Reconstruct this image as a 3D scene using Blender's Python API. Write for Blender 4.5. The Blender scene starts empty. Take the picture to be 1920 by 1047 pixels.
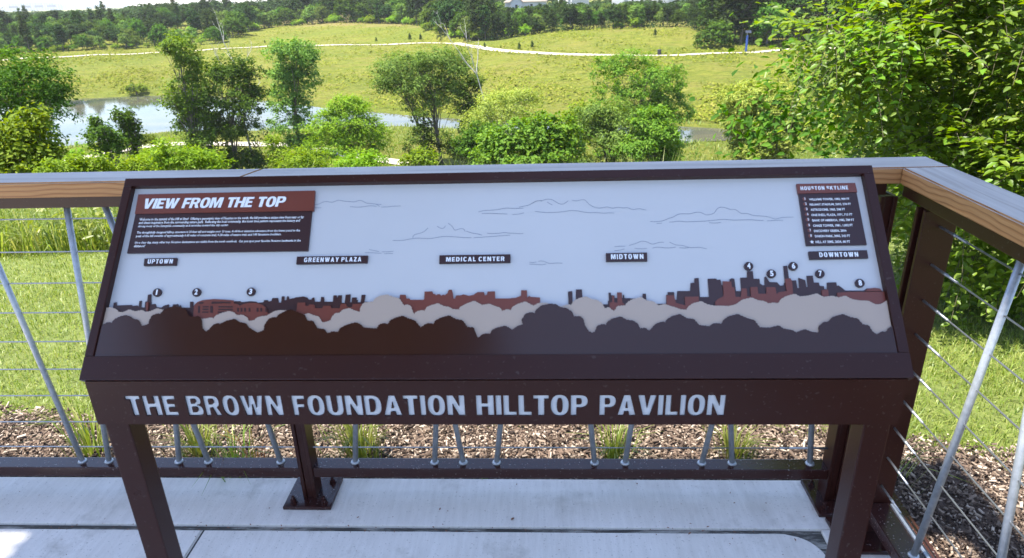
import bpy, bmesh, math, random
import numpy as np
from mathutils import Vector, Matrix

SC = bpy.context.scene
COL = SC.collection
rng = np.random.default_rng(7)
random.seed(7)

# ------------------------------------------------------------------ camera, sky, sun, exposure
cam = bpy.data.cameras.new('camera'); camo = bpy.data.objects.new('camera', cam); COL.objects.link(camo)
R_ = Vector((0.99876, 0.04110, -0.02818)); U_ = Vector((0.01010, 0.38807, 0.92157)); F_ = Vector((-0.04889, 0.92070, -0.38716))
F_.normalize(); R_ = (R_ - F_*R_.dot(F_)).normalized(); U_ = R_.cross(F_)
camo.matrix_world = Matrix(((R_.x, U_.x, -F_.x, 0), (R_.y, U_.y, -F_.y, 0), (R_.z, U_.z, -F_.z, 1.6046), (0, 0, 0, 1)))
cam.lens = 23.857; cam.sensor_width = 36; cam.clip_start = .05; cam.clip_end = 20000
cam.dof.use_dof = True; cam.dof.focus_distance = 3.0; cam.dof.aperture_fstop = 9
SC.camera = camo

SUN_DIR = Vector((-.33, -.12, 1)).normalized()
wd = bpy.data.worlds.new('World'); SC.world = wd; wd.use_nodes = True
nt = wd.node_tree; bg = nt.nodes['Background']
sky = nt.nodes.new('ShaderNodeTexSky'); sky.sky_type = 'NISHITA'; sky.sun_disc = False
sky.sun_elevation = math.asin(SUN_DIR.z); sky.sun_rotation = math.atan2(SUN_DIR.x, SUN_DIR.y)
sky.air_density = 1.0; sky.dust_density = .3; sky.ozone_density = 1.8
tint = nt.nodes.new('ShaderNodeMix'); tint.data_type = 'RGBA'; tint.blend_type = 'MULTIPLY'; tint.inputs[0].default_value = 1; tint.inputs[7].default_value = (1.05, .975, .965, 1)
nt.links.new(sky.outputs[0], tint.inputs[6]); nt.links.new(tint.outputs[2], bg.inputs[0]); bg.inputs[1].default_value = .115
sun = bpy.data.lights.new('sun', 'SUN'); sun.energy = 4.2; sun.angle = math.radians(.55); sun.color = (1, .95, .86)
suno = bpy.data.objects.new('sun', sun); COL.objects.link(suno)
suno.rotation_euler = (-SUN_DIR).to_track_quat('-Z', 'Y').to_euler(); suno.location = (-20, 3, 40)
SC.view_settings.view_transform = 'Standard'; SC.view_settings.look = 'None'
SC.view_settings.exposure = 2.0; SC.view_settings.gamma = 1
SC.render.engine = 'CYCLES'; SC.cycles.use_denoising = True
SC.cycles.max_bounces = 8; SC.cycles.transparent_max_bounces = 4
SC.cycles.caustics_reflective = False; SC.cycles.caustics_refractive = False
SC.cycles.sample_clamp_indirect = 4

# ------------------------------------------------------------------ measured data (metres)
KT = [-0.95, -0.925, -0.9, -0.875, -0.85, -0.825, -0.8, -0.775, -0.75, -0.725, -0.7, -0.675, -0.65, -0.625, -0.6, -0.575, -0.55, -0.525, -0.5, -0.475, -0.45, -0.425, -0.4, -0.375, -0.35, -0.325, -0.3, -0.275, -0.25, -0.225, -0.2, -0.175, -0.15, -0.125, -0.1, -0.075, -0.05, -0.025, 0.0, 0.025, 0.05, 0.075, 0.1, 0.125, 0.15, 0.175, 0.2, 0.225, 0.25, 0.275, 0.3, 0.325, 0.35, 0.375, 0.4, 0.425, 0.45, 0.475, 0.5, 0.525, 0.55, 0.575, 0.6, 0.625, 0.65, 0.675, 0.7, 0.725, 0.75, 0.775, 0.8, 0.825, 0.85]
KPATH = [241.515, 241.515, 241.515, 241.515, 241.5, 241.37, 241.239, 240.565, 239.345, 238.124, 236.904, 235.683, 235.016, 234.619, 234.222, 233.824, 233.427, 232.787, 232.121, 231.455, 230.789, 230.153, 229.524, 228.894, 228.265, 226.764, 225.057, 223.351, 221.644, 219.286, 216.361, 213.436, 210.511, 203.634, 193.89, 181.536, 172.818, 166.249, 161.596, 158.589, 155.582, 154.024, 153.627, 153.23, 152.833, 152.733, 153.062, 153.39, 155.252, 157.58, 160.172, 162.739, 165.003, 167.267, 169.39, 170.505, 171.62, 172.735, 173.85, 174.965, 176.044, 177.106, 178.168, 179.23, 180.293, 181.355, 182.417, 182.789, 182.789, 182.789, 182.789, 182.789, 182.789]
KTOP = [270.677, 270.677, 270.677, 270.677, 270.677, 266.082, 261.375, 257.863, 256.068, 254.272, 252.476, 250.68, 249.582, 248.936, 248.291, 247.645, 246.999, 246.495, 246.016, 245.536, 251.042, 273.193, 309.456, 306.264, 303.072, 299.879, 296.011, 291.237, 286.462, 279.227, 268.527, 249.9, 218.871, 207.634, 200.018, 195.597, 194.741, 196.524, 201.081, 201.907, 200.575, 199.454, 198.488, 197.523, 197.364, 197.635, 197.231, 179.698, 169.201, 166.269, 166.711, 168.254, 169.796, 171.338, 173.39, 174.505, 175.62, 176.735, 177.85, 178.965, 180.044, 181.106, 182.168, 183.23, 184.293, 185.355, 186.417, 186.789, 186.789, 186.789, 186.789, 186.789, 186.789]
KZTOP = [-10.8, -10.8, -10.8, -10.8, -10.8, -10.8, -10.8, -10.8, -10.8, -10.8, -10.8, -10.8, -10.787, -10.766, -10.745, -10.724, -10.703, -10.646, -10.582, -10.518, -10.221, -9.479, -8.373, -8.101, -7.828, -7.556, -7.386, -7.353, -7.319, -7.32, -7.368, -7.663, -8.729, -9.796, -10.255, -10.143, -9.732, -9.145, -8.673, -8.408, -8.262, -8.18, -8.146, -8.112, -8.1, -8.1, -8.147, -9.475, -10.407, -10.803, -10.9, -10.9, -10.9, -10.9, -10.9, -10.9, -10.9, -10.9, -10.9, -10.9, -10.9, -10.9, -10.9, -10.9, -10.9, -10.9, -10.9, -10.9, -10.9, -10.9, -10.9, -10.9, -10.9]
KBANK = [190.859, 190.859, 190.859, 190.859, 188.508, 185.943, 183.378, 180.812, 178.953, 178.668, 177.349, 175.464, 173.786, 172.471, 171.151, 169.782, 168.414, 166.077, 162.785, 159.031, 154.129, 149.227, 144.428, 140.131, 135.835, 131.607, 128.478, 125.349, 122.22, 119.207, 116.443, 113.823, 112.101, 110.379, 109.019, 107.677, 106.335, 105.696, 105.19, 104.684, 104.178, 103.686, 103.21, 102.733, 102.192, 101.564, 100.936, 100.459, 100.062, 99.542, 98.994, 98.513, 98.065, 97.717, 97.717, 97.717, 97.717, 97.717, 97.717, 97.717, 97.717, 97.717, 97.717, 97.717, 97.717, 97.717, 97.717, 97.717, 97.717, 97.717, 97.717, 97.717, 97.717]
POND = [[-124.525, 142.655], [-107.225, 141.506], [-103.096, 143.958], [-95.073, 144.251], [-87.574, 145.437], [-78.712, 146.418], [-69.03, 143.164], [-53.842, 133.188], [-40.436, 123.858], [-26.903, 115.493], [-19.775, 110.811], [-13.373, 107.975], [-4.81, 104.511], [6.382, 102.227], [13.943, 99.99], [20.259, 97.13], [24.295, 95.446], [28.661, 92.999], [33.342, 90.255], [32.184, 86.879], [27.053, 87.398], [20.952, 86.995], [17.812, 86.304], [12.391, 88.188], [-1.433, 93.973], [-10.751, 98.595], [-17.362, 101.051], [-22.46, 102.522], [-30.763, 103.04], [-37.014, 101.986], [-44.715, 100.688], [-51.631, 101.449], [-55.141, 101.835], [-57.96, 100.858], [-61.108, 96.309], [-65.34, 92.955], [-67.774, 91.388], [-72.314, 91.811], [-85.616, 95.651]]
PATH = [[-156.719, 183.762], [-149.207, 189.478], [-130.53, 195.755], [-112.099, 204.706], [-93.925, 210.69], [-74.448, 215.656], [-51.205, 214.83], [-29.083, 207.343], [-20.001, 194.312], [-11.602, 176.564], [-2.194, 163.199], [9.409, 153.958], [24.807, 150.569], [34.518, 149.535], [42.901, 152.279], [49.103, 154.477], [62.445, 157.314], [82.405, 154.728], [105.696, 149.131]]
LPATH = [[-61.985, 78.636], [-59.344, 80.679], [-57.191, 83.776], [-54.327, 87.363], [-49.696, 89.655], [-41.788, 90.124], [-37.894, 89.571], [-32.266, 87.997], [-28.043, 84.65], [-23.208, 80.58], [-18.022, 77.618], [-13.811, 74.91]]
TREES_DARK = [(0.009,0.0941,),(0.0126,0.0954,),(0.0191,0.108,),(0.0297,0.114,),(0.0373,0.1126,),(0.0405,0.1192,),(0.05,0.1246,),(0.0612,0.1278,),(0.0711,0.1251,),(0.0774,0.1203,),(0.0884,0.1182,),(0.0959,0.1075,),(0.099,0.1054,),(0.1112,0.11,),(0.1106,0.1167,),(0.1145,0.1268,),(0.1243,0.1307,),(0.1299,0.1293,),(0.1361,0.1387,),(0.1546,0.146,),(0.1644,0.1432,),(0.1784,0.1391,),(0.1874,0.1255,),(0.1944,0.1228,),(0.2072,0.1247,),(0.2137,0.1173,),(0.2171,0.1013,),(0.2269,0.0933,),(0.2326,0.0986,),(0.2378,0.1065,),(0.2463,0.1104,),(0.2518,0.1084,),(0.2613,0.1143,),(0.2789,0.1188,),(0.2904,0.1114,),(0.301,0.11,),(0.3089,0.1007,),(0.3158,0.0973,),(0.3271,0.0907,),(0.3393,0.0959,),(0.3386,0.1058,),(0.3453,0.1183,),(0.354,0.1216,),(0.3594,0.1202,),(0.3637,0.1268,),(0.3783,0.1347,),(0.3871,0.1367,),(0.3968,0.1319,),(0.413,0.1264,),(0.4209,0.1138,),(0.4312,0.1137,),(0.4419,0.0985,),(0.4549,0.0971,),(0.4622,0.0885,),(0.472,0.0924,),(0.4823,0.091,),(0.4854,0.0988,),(0.4963,0.1047,),(0.5038,0.1072,),(0.5151,0.1098,),(0.5243,0.1058,),(0.53,0.0998,),(0.5441,0.0984,),(0.5556,0.0977,),(0.5601,0.1055,),(0.5688,0.1081,),(0.5766,0.1061,),(0.5799,0.1132,),(0.5897,0.1184,),(0.6035,0.1223,),(0.6127,0.1176,),(0.6269,0.1129,),(0.635,0.1037,),(0.6391,0.0991,),(0.6488,0.1062,),(0.6563,0.1074,),(0.6628,0.1054,),(0.6662,0.1126,),(0.6773,0.1184,),(0.6924,0.1223,),(0.7001,0.1176,),(0.7053,0.1149,),(0.718,0.1122,),(0.7272,0.0991,),(0.7385,0.0984,),(0.7438,0.0861,),(0.7478,0.0771,),(0.7551,0.0847,),(0.7638,0.0866,),(0.77,0.0853,),(0.7736,0.093,),(0.7823,0.0975,),(0.7985,0.1012,),(0.806,0.0973,),(0.811,0.0934,),(0.8222,0.1011,),(0.8309,0.1036,),(0.8284,0.1114,),(0.8321,0.1179,),(0.8359,0.1244,),(0.8459,0.1276,),(0.8534,0.1256,),(0.8559,0.1321,),(0.866,0.1406,),(0.8761,0.1425,),(0.8836,0.1444,),(0.8949,0.1423,),(0.9011,0.137,),(0.9135,0.1349,),(0.9233,0.1276,),(0.9269,0.1185,),(0.938,0.119,),(0.9441,0.1132,),(0.9462,0.1015,),(0.9532,0.0899,),(0.9593,0.0867,),(0.9643,0.0885,),(0.9696,0.1001,),(0.9796,0.1032,),(0.9856,0.1012,),(0.9884,0.1077,),(0.9985,0.114,),(1.0135,0.1178,),(1.0242,0.1113,),(1.0364,0.1092,),(1.0447,0.1034,),(1.0478,0.0944,),(1.0577,0.0956,),(1.0646,0.0892,),(1.0673,0.0929,),(1.078,0.1034,),(1.0884,0.1069,),(1.095,0.106,),(1.0988,0.1121,),(1.1094,0.1183,),(1.1231,0.1217,),(1.1342,0.1136,),(1.1475,0.1118,),(1.1565,0.1002,),(1.1746,0.0975,),(1.1818,0.1027,),(1.1902,0.1035,),(1.1967,0.1017,),(1.2026,0.1105,),(1.2115,0.1166,),(1.2287,0.1209,),(1.2444,0.1128,),(1.2573,0.1092,),(1.2656,0.0951,),(1.2837,0.0941,),(1.2888,0.0958,),(1.3007,0.0983,),(1.3081,0.0922,),(1.3226,0.0895,),(1.3302,0.0851,),(1.3458,0.091,),(1.3581,0.0858,),(1.371,0.0839,),(1.3719,0.0961,),(1.3822,0.1047,),(1.3904,0.1047,),(1.3983,0.1134,),(1.419,0.1193,),(1.4311,0.1131,),(1.4438,0.1104,),(1.4502,0.0999,),(1.4612,0.0972,),(1.4651,0.0868,),(1.4728,0.0798,),(1.482,0.0858,),(1.4899,0.0849,),(1.4961,0.0926,),(1.5033,0.096,),(1.5089,0.0917,),(1.5127,0.0899,),(1.5133,0.0187,),(0.0105,0.0243,)]
TREES_BEIGE = [(0.0033,0.1401,),(0.0057,0.1414,),(0.0263,0.1454,),(0.0379,0.1412,),(0.0431,0.1357,),(0.0528,0.1343,),(0.0648,0.1403,),(0.0764,0.1361,),(0.0905,0.1387,),(0.098,0.1346,),(0.1083,0.1365,),(0.1204,0.1425,),(0.1304,0.1391,),(0.1506,0.1375,),(0.1932,0.121,),(0.2091,0.1202,),(0.2197,0.1202,),(0.2297,0.1228,),(0.2361,0.12,),(0.2384,0.126,),(0.2494,0.1313,),(0.2632,0.1353,),(0.2727,0.1332,),(0.2803,0.1264,),(0.2906,0.1277,),(0.3005,0.1229,),(0.3056,0.1148,),(0.317,0.1168,),(0.3203,0.1214,),(0.3277,0.124,),(0.3393,0.1253,),(0.3453,0.1292,),(0.3525,0.1339,),(0.3626,0.1365,),(0.3771,0.1357,),(0.3961,0.1288,),(0.4132,0.1274,),(0.4207,0.13,),(0.4289,0.1259,),(0.4408,0.1231,),(0.4486,0.1112,),(0.4525,0.1111,),(0.4575,0.1124,),(0.4655,0.1157,),(0.4662,0.1216,),(0.4725,0.1296,),(0.4803,0.1295,),(0.4861,0.1361,),(0.4987,0.1394,),(0.5068,0.1353,),(0.5201,0.1312,),(0.52,0.1399,),(0.525,0.1492,),(0.5313,0.1512,),(0.5429,0.1517,),(0.5475,0.1591,),(0.5562,0.1638,),(0.569,0.1664,),(0.581,0.1615,),(0.5941,0.158,),(0.6041,0.1432,),(0.6091,0.1458,),(0.6169,0.1431,),(0.6215,0.131,),(0.6244,0.1257,),(0.6291,0.1316,),(0.6392,0.1342,),(0.6444,0.1322,),(0.6478,0.1401,),(0.6553,0.1434,),(0.6692,0.1479,),(0.6797,0.1419,),(0.6913,0.1398,),(0.6978,0.1357,),(0.7106,0.1343,),(0.7116,0.1396,),(0.7229,0.1461,),(0.738,0.152,),(0.747,0.1473,),(0.7535,0.1432,),(0.7674,0.1458,),(0.7764,0.1417,),(0.7878,0.1376,),(0.7917,0.131,),(0.8017,0.1349,),(0.8081,0.1322,),(0.8118,0.1394,),(0.8193,0.144,),(0.8358,0.1498,),(0.8459,0.1437,),(0.8509,0.1411,),(0.861,0.1463,),(0.8749,0.1468,),(0.8886,0.1421,),(0.9049,0.1393,),(0.915,0.1431,),(0.9225,0.1418,),(0.9265,0.1497,),(0.9392,0.1562,),(0.9518,0.1587,),(0.9604,0.1533,),(0.9716,0.1513,),(0.9802,0.1452,),(0.9847,0.1347,),(0.9923,0.1372,),(1.0019,0.1286,),(1.0086,0.139,),(1.0235,0.1402,),(1.0276,0.1461,),(1.0366,0.152,),(1.0543,0.1565,),(1.0638,0.1498,),(1.0761,0.1477,),(1.0832,0.1417,),(1.0851,0.1397,),(1.0964,0.1426,),(1.1063,0.1389,),(1.1261,0.1316,),(1.1362,0.1306,),(1.1401,0.1368,),(1.149,0.1431,),(1.1647,0.1474,),(1.1759,0.141,),(1.1875,0.1382,),(1.2026,0.1381,),(1.2143,0.1371,),(1.2282,0.1406,),(1.2409,0.1495,),(1.2582,0.1538,),(1.2694,0.1483,),(1.2809,0.1464,),(1.2871,0.1419,),(1.2973,0.1435,),(1.3063,0.1417,),(1.3115,0.1497,),(1.3223,0.1559,),(1.338,0.1603,),(1.3473,0.1548,),(1.3626,0.1564,),(1.3783,0.1608,),(1.3906,0.1535,),(1.406,0.156,),(1.4171,0.1523,),(1.4293,0.1558,),(1.4414,0.1485,),(1.4559,0.1457,),(1.4691,0.1456,),(1.4811,0.1384,),(1.4909,0.1383,),(1.5039,0.1462,),(1.5131,0.1425,),(1.5016,0.0684,),(0.0069,0.0771,)]
BLD_RED = [[(0.0989,0.1243,),(0.0938,0.1548,),(0.0977,0.157,),(0.1021,0.1242,)],[(0.1941,0.1192,),(0.1914,0.1409,),(0.191,0.1496,),(0.1973,0.1561,),(0.2063,0.1593,),(0.2273,0.1613,),(0.2487,0.16,),(0.2681,0.1582,),(0.269,0.1522,),(0.2789,0.1499,),(0.2815,0.1466,),(0.2883,0.1504,),(0.3007,0.1528,),(0.3144,0.1526,),(0.3266,0.1484,),(0.3359,0.1418,),(0.3394,0.131,),(0.3528,0.1331,),(0.369,0.1286,),(0.3715,0.1094,),(0.1956,0.1107,)],[(0.3943,0.1178,),(0.3954,0.1522,),(0.41,0.1526,),(0.4118,0.1461,),(0.4171,0.1455,),(0.4188,0.1487,),(0.4283,0.1481,),(0.4312,0.141,),(0.4448,0.1404,),(0.4463,0.1458,),(0.4609,0.1456,),(0.4624,0.1408,),(0.4791,0.1401,),(0.4803,0.1492,),(0.4907,0.1492,),(0.4934,0.1427,),(0.5028,0.1426,),(0.5032,0.149,),(0.523,0.1489,),(0.5264,0.1083,),(0.3953,0.1092,)],[(0.5965,0.1163,),(0.5937,0.159,),(0.5942,0.1666,),(0.6051,0.1665,),(0.6071,0.1589,),(0.6133,0.1589,),(0.6145,0.1561,),(0.6414,0.1559,),(0.6415,0.1727,),(0.6565,0.1731,),(0.6583,0.1682,),(0.6625,0.1671,),(0.6646,0.1649,),(0.6666,0.167,),(0.6717,0.167,),(0.6739,0.1637,),(0.678,0.1664,),(0.6811,0.1647,),(0.6831,0.1669,),(0.6861,0.169,),(0.6869,0.1733,),(0.6889,0.176,),(0.6941,0.176,),(0.6964,0.1689,),(0.6978,0.1581,),(0.7009,0.1581,),(0.7027,0.1645,),(0.713,0.1644,),(0.716,0.1665,),(0.7202,0.1654,),(0.7274,0.1632,),(0.7366,0.1653,),(0.7406,0.1685,),(0.7446,0.1706,),(0.7564,0.1705,),(0.7581,0.164,),(0.7622,0.165,),(0.7631,0.1715,),(0.7774,0.1719,),(0.7782,0.1574,),(0.8082,0.1571,),(0.8092,0.1581,),(0.8164,0.1581,),(0.8245,0.1612,),(0.8275,0.1628,),(0.8275,0.1736,),(0.8387,0.1735,),(0.8392,0.1589,),(0.8418,0.1611,),(0.8438,0.1621,),(0.8458,0.1599,),(0.8636,0.1587,),(0.864,0.1406,),(0.8638,0.1143,)],[(0.9933,0.1133,),(0.9947,0.1474,),(0.9998,0.1479,),(0.9998,0.1607,),(1.0033,0.1606,),(1.0037,0.1473,),(1.0097,0.1473,),(1.0097,0.1675,),(1.0187,0.1674,),(1.0187,0.1477,),(1.0235,0.1424,),(1.022,0.1131,)],[(1.0993,0.1177,),(1.1018,0.1608,),(1.1162,0.1606,),(1.1181,0.1458,),(1.1355,0.1404,),(1.1359,0.1578,),(1.1617,0.1576,),(1.1619,0.1381,),(1.1906,0.1389,),(1.1914,0.1473,),(1.1968,0.1525,),(1.2072,0.1577,),(1.2086,0.1619,),(1.2092,0.188,),(1.225,0.1873,),(1.2254,0.1766,),(1.2297,0.1755,),(1.2297,0.1564,),(1.2396,0.1563,),(1.2434,0.1732,),(1.2522,0.1731,),(1.2515,0.1572,),(1.2584,0.1572,),(1.2595,0.1757,),(1.2723,0.1761,),(1.2727,0.1623,),(1.2874,0.1622,),(1.2891,0.176,),(1.3057,0.1747,),(1.3059,0.161,),(1.3104,0.1651,),(1.3254,0.1671,),(1.3256,0.1916,),(1.3357,0.1931,),(1.3378,0.1872,),(1.3371,0.167,),(1.334,0.1366,),(1.3854,0.1362,),(1.3902,0.1686,),(1.402,0.1695,),(1.4003,0.1517,),(1.4158,0.1515,),(1.4176,0.1631,),(1.4372,0.1639,),(1.5089,0.1643,),(1.5166,0.1642,),(1.5095,0.1146,)],[(1.4685,0.1657,),(1.4742,0.1704,),(1.487,0.1719,),(1.4964,0.1702,),(1.4985,0.1654,)]]
BLD_DARK = [[(-0.0039,0.1466,),(0.0275,0.1463,),(0.0264,0.1562,),(0.0316,0.1573,),(0.0332,0.1496,),(0.0352,0.1506,),(0.0641,0.1515,),(0.0656,0.1493,),(0.0761,0.1503,),(0.079,0.147,),(0.0776,0.1591,),(0.0817,0.1601,),(0.0833,0.1469,),(0.091,0.1458,),(0.0897,0.1579,),(0.0937,0.1589,),(0.0922,0.1722,),(0.0984,0.1733,),(0.1026,0.1523,),(0.111,0.1533,),(0.1144,0.1467,),(0.1243,0.1455,),(0.1299,0.1498,),(0.138,0.1519,),(0.1393,0.1454,),(0.1478,0.1453,),(0.1466,0.1519,),(0.1541,0.1518,),(0.156,0.1529,),(0.1604,0.1463,),(0.1618,0.1506,),(0.1649,0.1452,),(0.182,0.145,),(0.1799,0.1571,),(0.1863,0.157,),(0.1878,0.1482,),(0.2066,0.1503,),(0.2676,0.1541,),(0.2693,0.1574,),(0.2809,0.1573,),(0.2823,0.1551,),(0.3011,0.1571,),(0.3129,0.1559,),(0.3153,0.1537,),(0.3268,0.1547,),(0.3273,0.159,),(0.3347,0.159,),(0.3362,0.1557,),(0.3422,0.1578,),(0.3427,0.1622,),(0.3447,0.1633,),(0.3542,0.1632,),(0.3564,0.1544,),(0.3618,0.1533,),(0.3612,0.1664,),(0.3665,0.1663,),(0.3674,0.1587,),(0.3717,0.1586,),(0.3718,0.1663,),(0.3749,0.1663,),(0.3767,0.1608,),(0.3869,0.1629,),(0.3889,0.1639,),(0.4045,0.166,),(0.4121,0.1637,),(0.4158,0.1593,),(0.421,0.1593,),(0.4217,0.1625,),(0.4258,0.1636,),(0.4278,0.1549,),(0.4393,0.1548,),(0.4393,0.1646,),(0.4446,0.1645,),(0.4467,0.1547,),(0.4634,0.1545,),(0.4632,0.1676,),(0.4695,0.1676,),(0.4712,0.161,),(0.4726,0.1675,),(0.48,0.1675,),(0.4804,0.1522,),(0.4866,0.1522,),(0.4872,0.1685,),(0.4965,0.1695,),(0.497,0.1532,),(0.5001,0.1531,),(0.5003,0.1629,),(0.5097,0.1628,),(0.5091,0.1574,),(0.5122,0.1574,),(0.5116,0.153,),(0.5178,0.153,),(0.5186,0.1682,),(0.5259,0.1681,),(0.525,0.154,),(0.5323,0.1539,),(0.5357,0.1122,),(-0.0002,0.116,)],[(0.911,0.1252,),(0.9175,0.1463,),(0.917,0.1709,),(0.9252,0.1719,),(0.9255,0.1451,),(0.9306,0.1451,),(0.9323,0.175,),(0.9435,0.1749,),(0.9441,0.161,),(0.9511,0.1248,)],[(0.9816,0.1142,),(0.9828,0.1446,),(0.9918,0.1446,),(0.9921,0.152,),(0.9941,0.152,),(0.9938,0.168,),(0.9978,0.168,),(0.9986,0.1626,),(1.0046,0.1625,),(1.0054,0.1572,),(1.0094,0.1571,),(1.0205,0.157,),(1.0208,0.1635,),(1.0228,0.1634,),(1.0235,0.157,),(1.0424,0.1558,),(1.0563,0.1535,),(1.058,0.1652,),(1.064,0.1652,),(1.0642,0.1524,),(1.0837,0.1448,),(1.1006,0.1447,),(1.1019,0.1627,),(1.1049,0.1627,),(1.1052,0.168,),(1.1172,0.1679,),(1.1171,0.153,),(1.1211,0.1529,),(1.1234,0.17,),(1.1473,0.1697,),(1.1496,0.1861,),(1.1567,0.1863,),(1.1574,0.1954,),(1.1655,0.1959,),(1.1647,0.1578,),(1.1815,0.1577,),(1.1824,0.1941,),(1.1984,0.1944,),(1.1992,0.1917,),(1.2062,0.1922,),(1.2071,0.1809,),(1.222,0.1807,),(1.2232,0.1926,),(1.2274,0.1947,),(1.2323,0.1935,),(1.2327,0.1689,),(1.2426,0.1688,),(1.2435,0.1956,),(1.2564,0.196,),(1.2578,0.2084,),(1.2684,0.2088,),(1.2681,0.1932,),(1.279,0.193,),(1.2788,0.1834,),(1.2834,0.1801,),(1.2874,0.1801,),(1.2888,0.1962,),(1.2915,0.1978,),(1.297,0.1864,),(1.3108,0.1857,),(1.3158,0.1787,),(1.3229,0.1797,),(1.3234,0.184,),(1.3254,0.184,),(1.3269,0.2185,),(1.3339,0.2188,),(1.334,0.1892,),(1.3468,0.1891,),(1.3468,0.1741,),(1.3505,0.173,),(1.3515,0.1944,),(1.3636,0.1894,),(1.3637,0.1761,),(1.3666,0.1755,),(1.3673,0.198,),(1.3787,0.1984,),(1.3787,0.1845,),(1.3881,0.1844,),(1.3885,0.178,),(1.3962,0.1768,),(1.3964,0.1715,),(1.4011,0.1704,),(1.4032,0.1842,),(1.4199,0.1846,),(1.4199,0.1777,),(1.4238,0.1781,),(1.4298,0.1723,),(1.434,0.168,),(1.468,0.1676,),(1.4735,0.1718,),(1.4882,0.1722,),(1.4976,0.1705,),(1.5007,0.1663,),(1.5104,0.1662,),(1.508,0.1102,)]]
BLD_WIN = [[(0.1991,0.1472,),(0.2033,0.1471,),(0.2057,0.133,),(0.2015,0.133,)],[(0.2087,0.1468,),(0.2204,0.1467,),(0.2208,0.1442,),(0.2091,0.1443,)],[(0.209,0.1416,),(0.2212,0.1415,),(0.2217,0.1387,),(0.2095,0.1388,)],[(0.2094,0.136,),(0.2222,0.1359,),(0.2227,0.1329,),(0.21,0.133,)],[(0.2235,0.147,),(0.2288,0.1469,),(0.2311,0.1328,),(0.2258,0.1328,)],[(0.24,0.1465,),(0.268,0.1463,),(0.2685,0.1435,),(0.2404,0.1438,)],[(0.2404,0.141,),(0.2689,0.1407,),(0.2693,0.1379,),(0.2408,0.1381,)],[(0.2402,0.1355,),(0.2697,0.1353,),(0.2702,0.1325,),(0.2406,0.1327,)],[(0.2249,0.1513,),(0.2252,0.1557,),(0.2624,0.1553,),(0.264,0.1521,),(0.2501,0.1526,)],[(0.1995,0.151,),(0.2009,0.1548,),(0.2094,0.1552,),(0.2078,0.1519,)],[(0.2776,0.1427,),(0.2811,0.1427,),(0.2824,0.1346,),(0.2788,0.1346,)],[(0.2844,0.1426,),(0.288,0.1426,),(0.2892,0.1345,),(0.2856,0.1345,)],[(0.2913,0.1426,),(0.2949,0.1426,),(0.2961,0.1344,),(0.2925,0.1345,)],[(0.3002,0.1425,),(0.3038,0.1425,),(0.305,0.1344,),(0.3014,0.1344,)],[(0.316,0.1424,),(0.3196,0.1423,),(0.3207,0.1342,),(0.3172,0.1343,)],[(0.3234,0.1423,),(0.327,0.1423,),(0.3281,0.1342,),(0.3245,0.1342,)],[(0.3329,0.1422,),(0.3364,0.1422,),(0.3375,0.1341,),(0.334,0.1341,)]]
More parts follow.
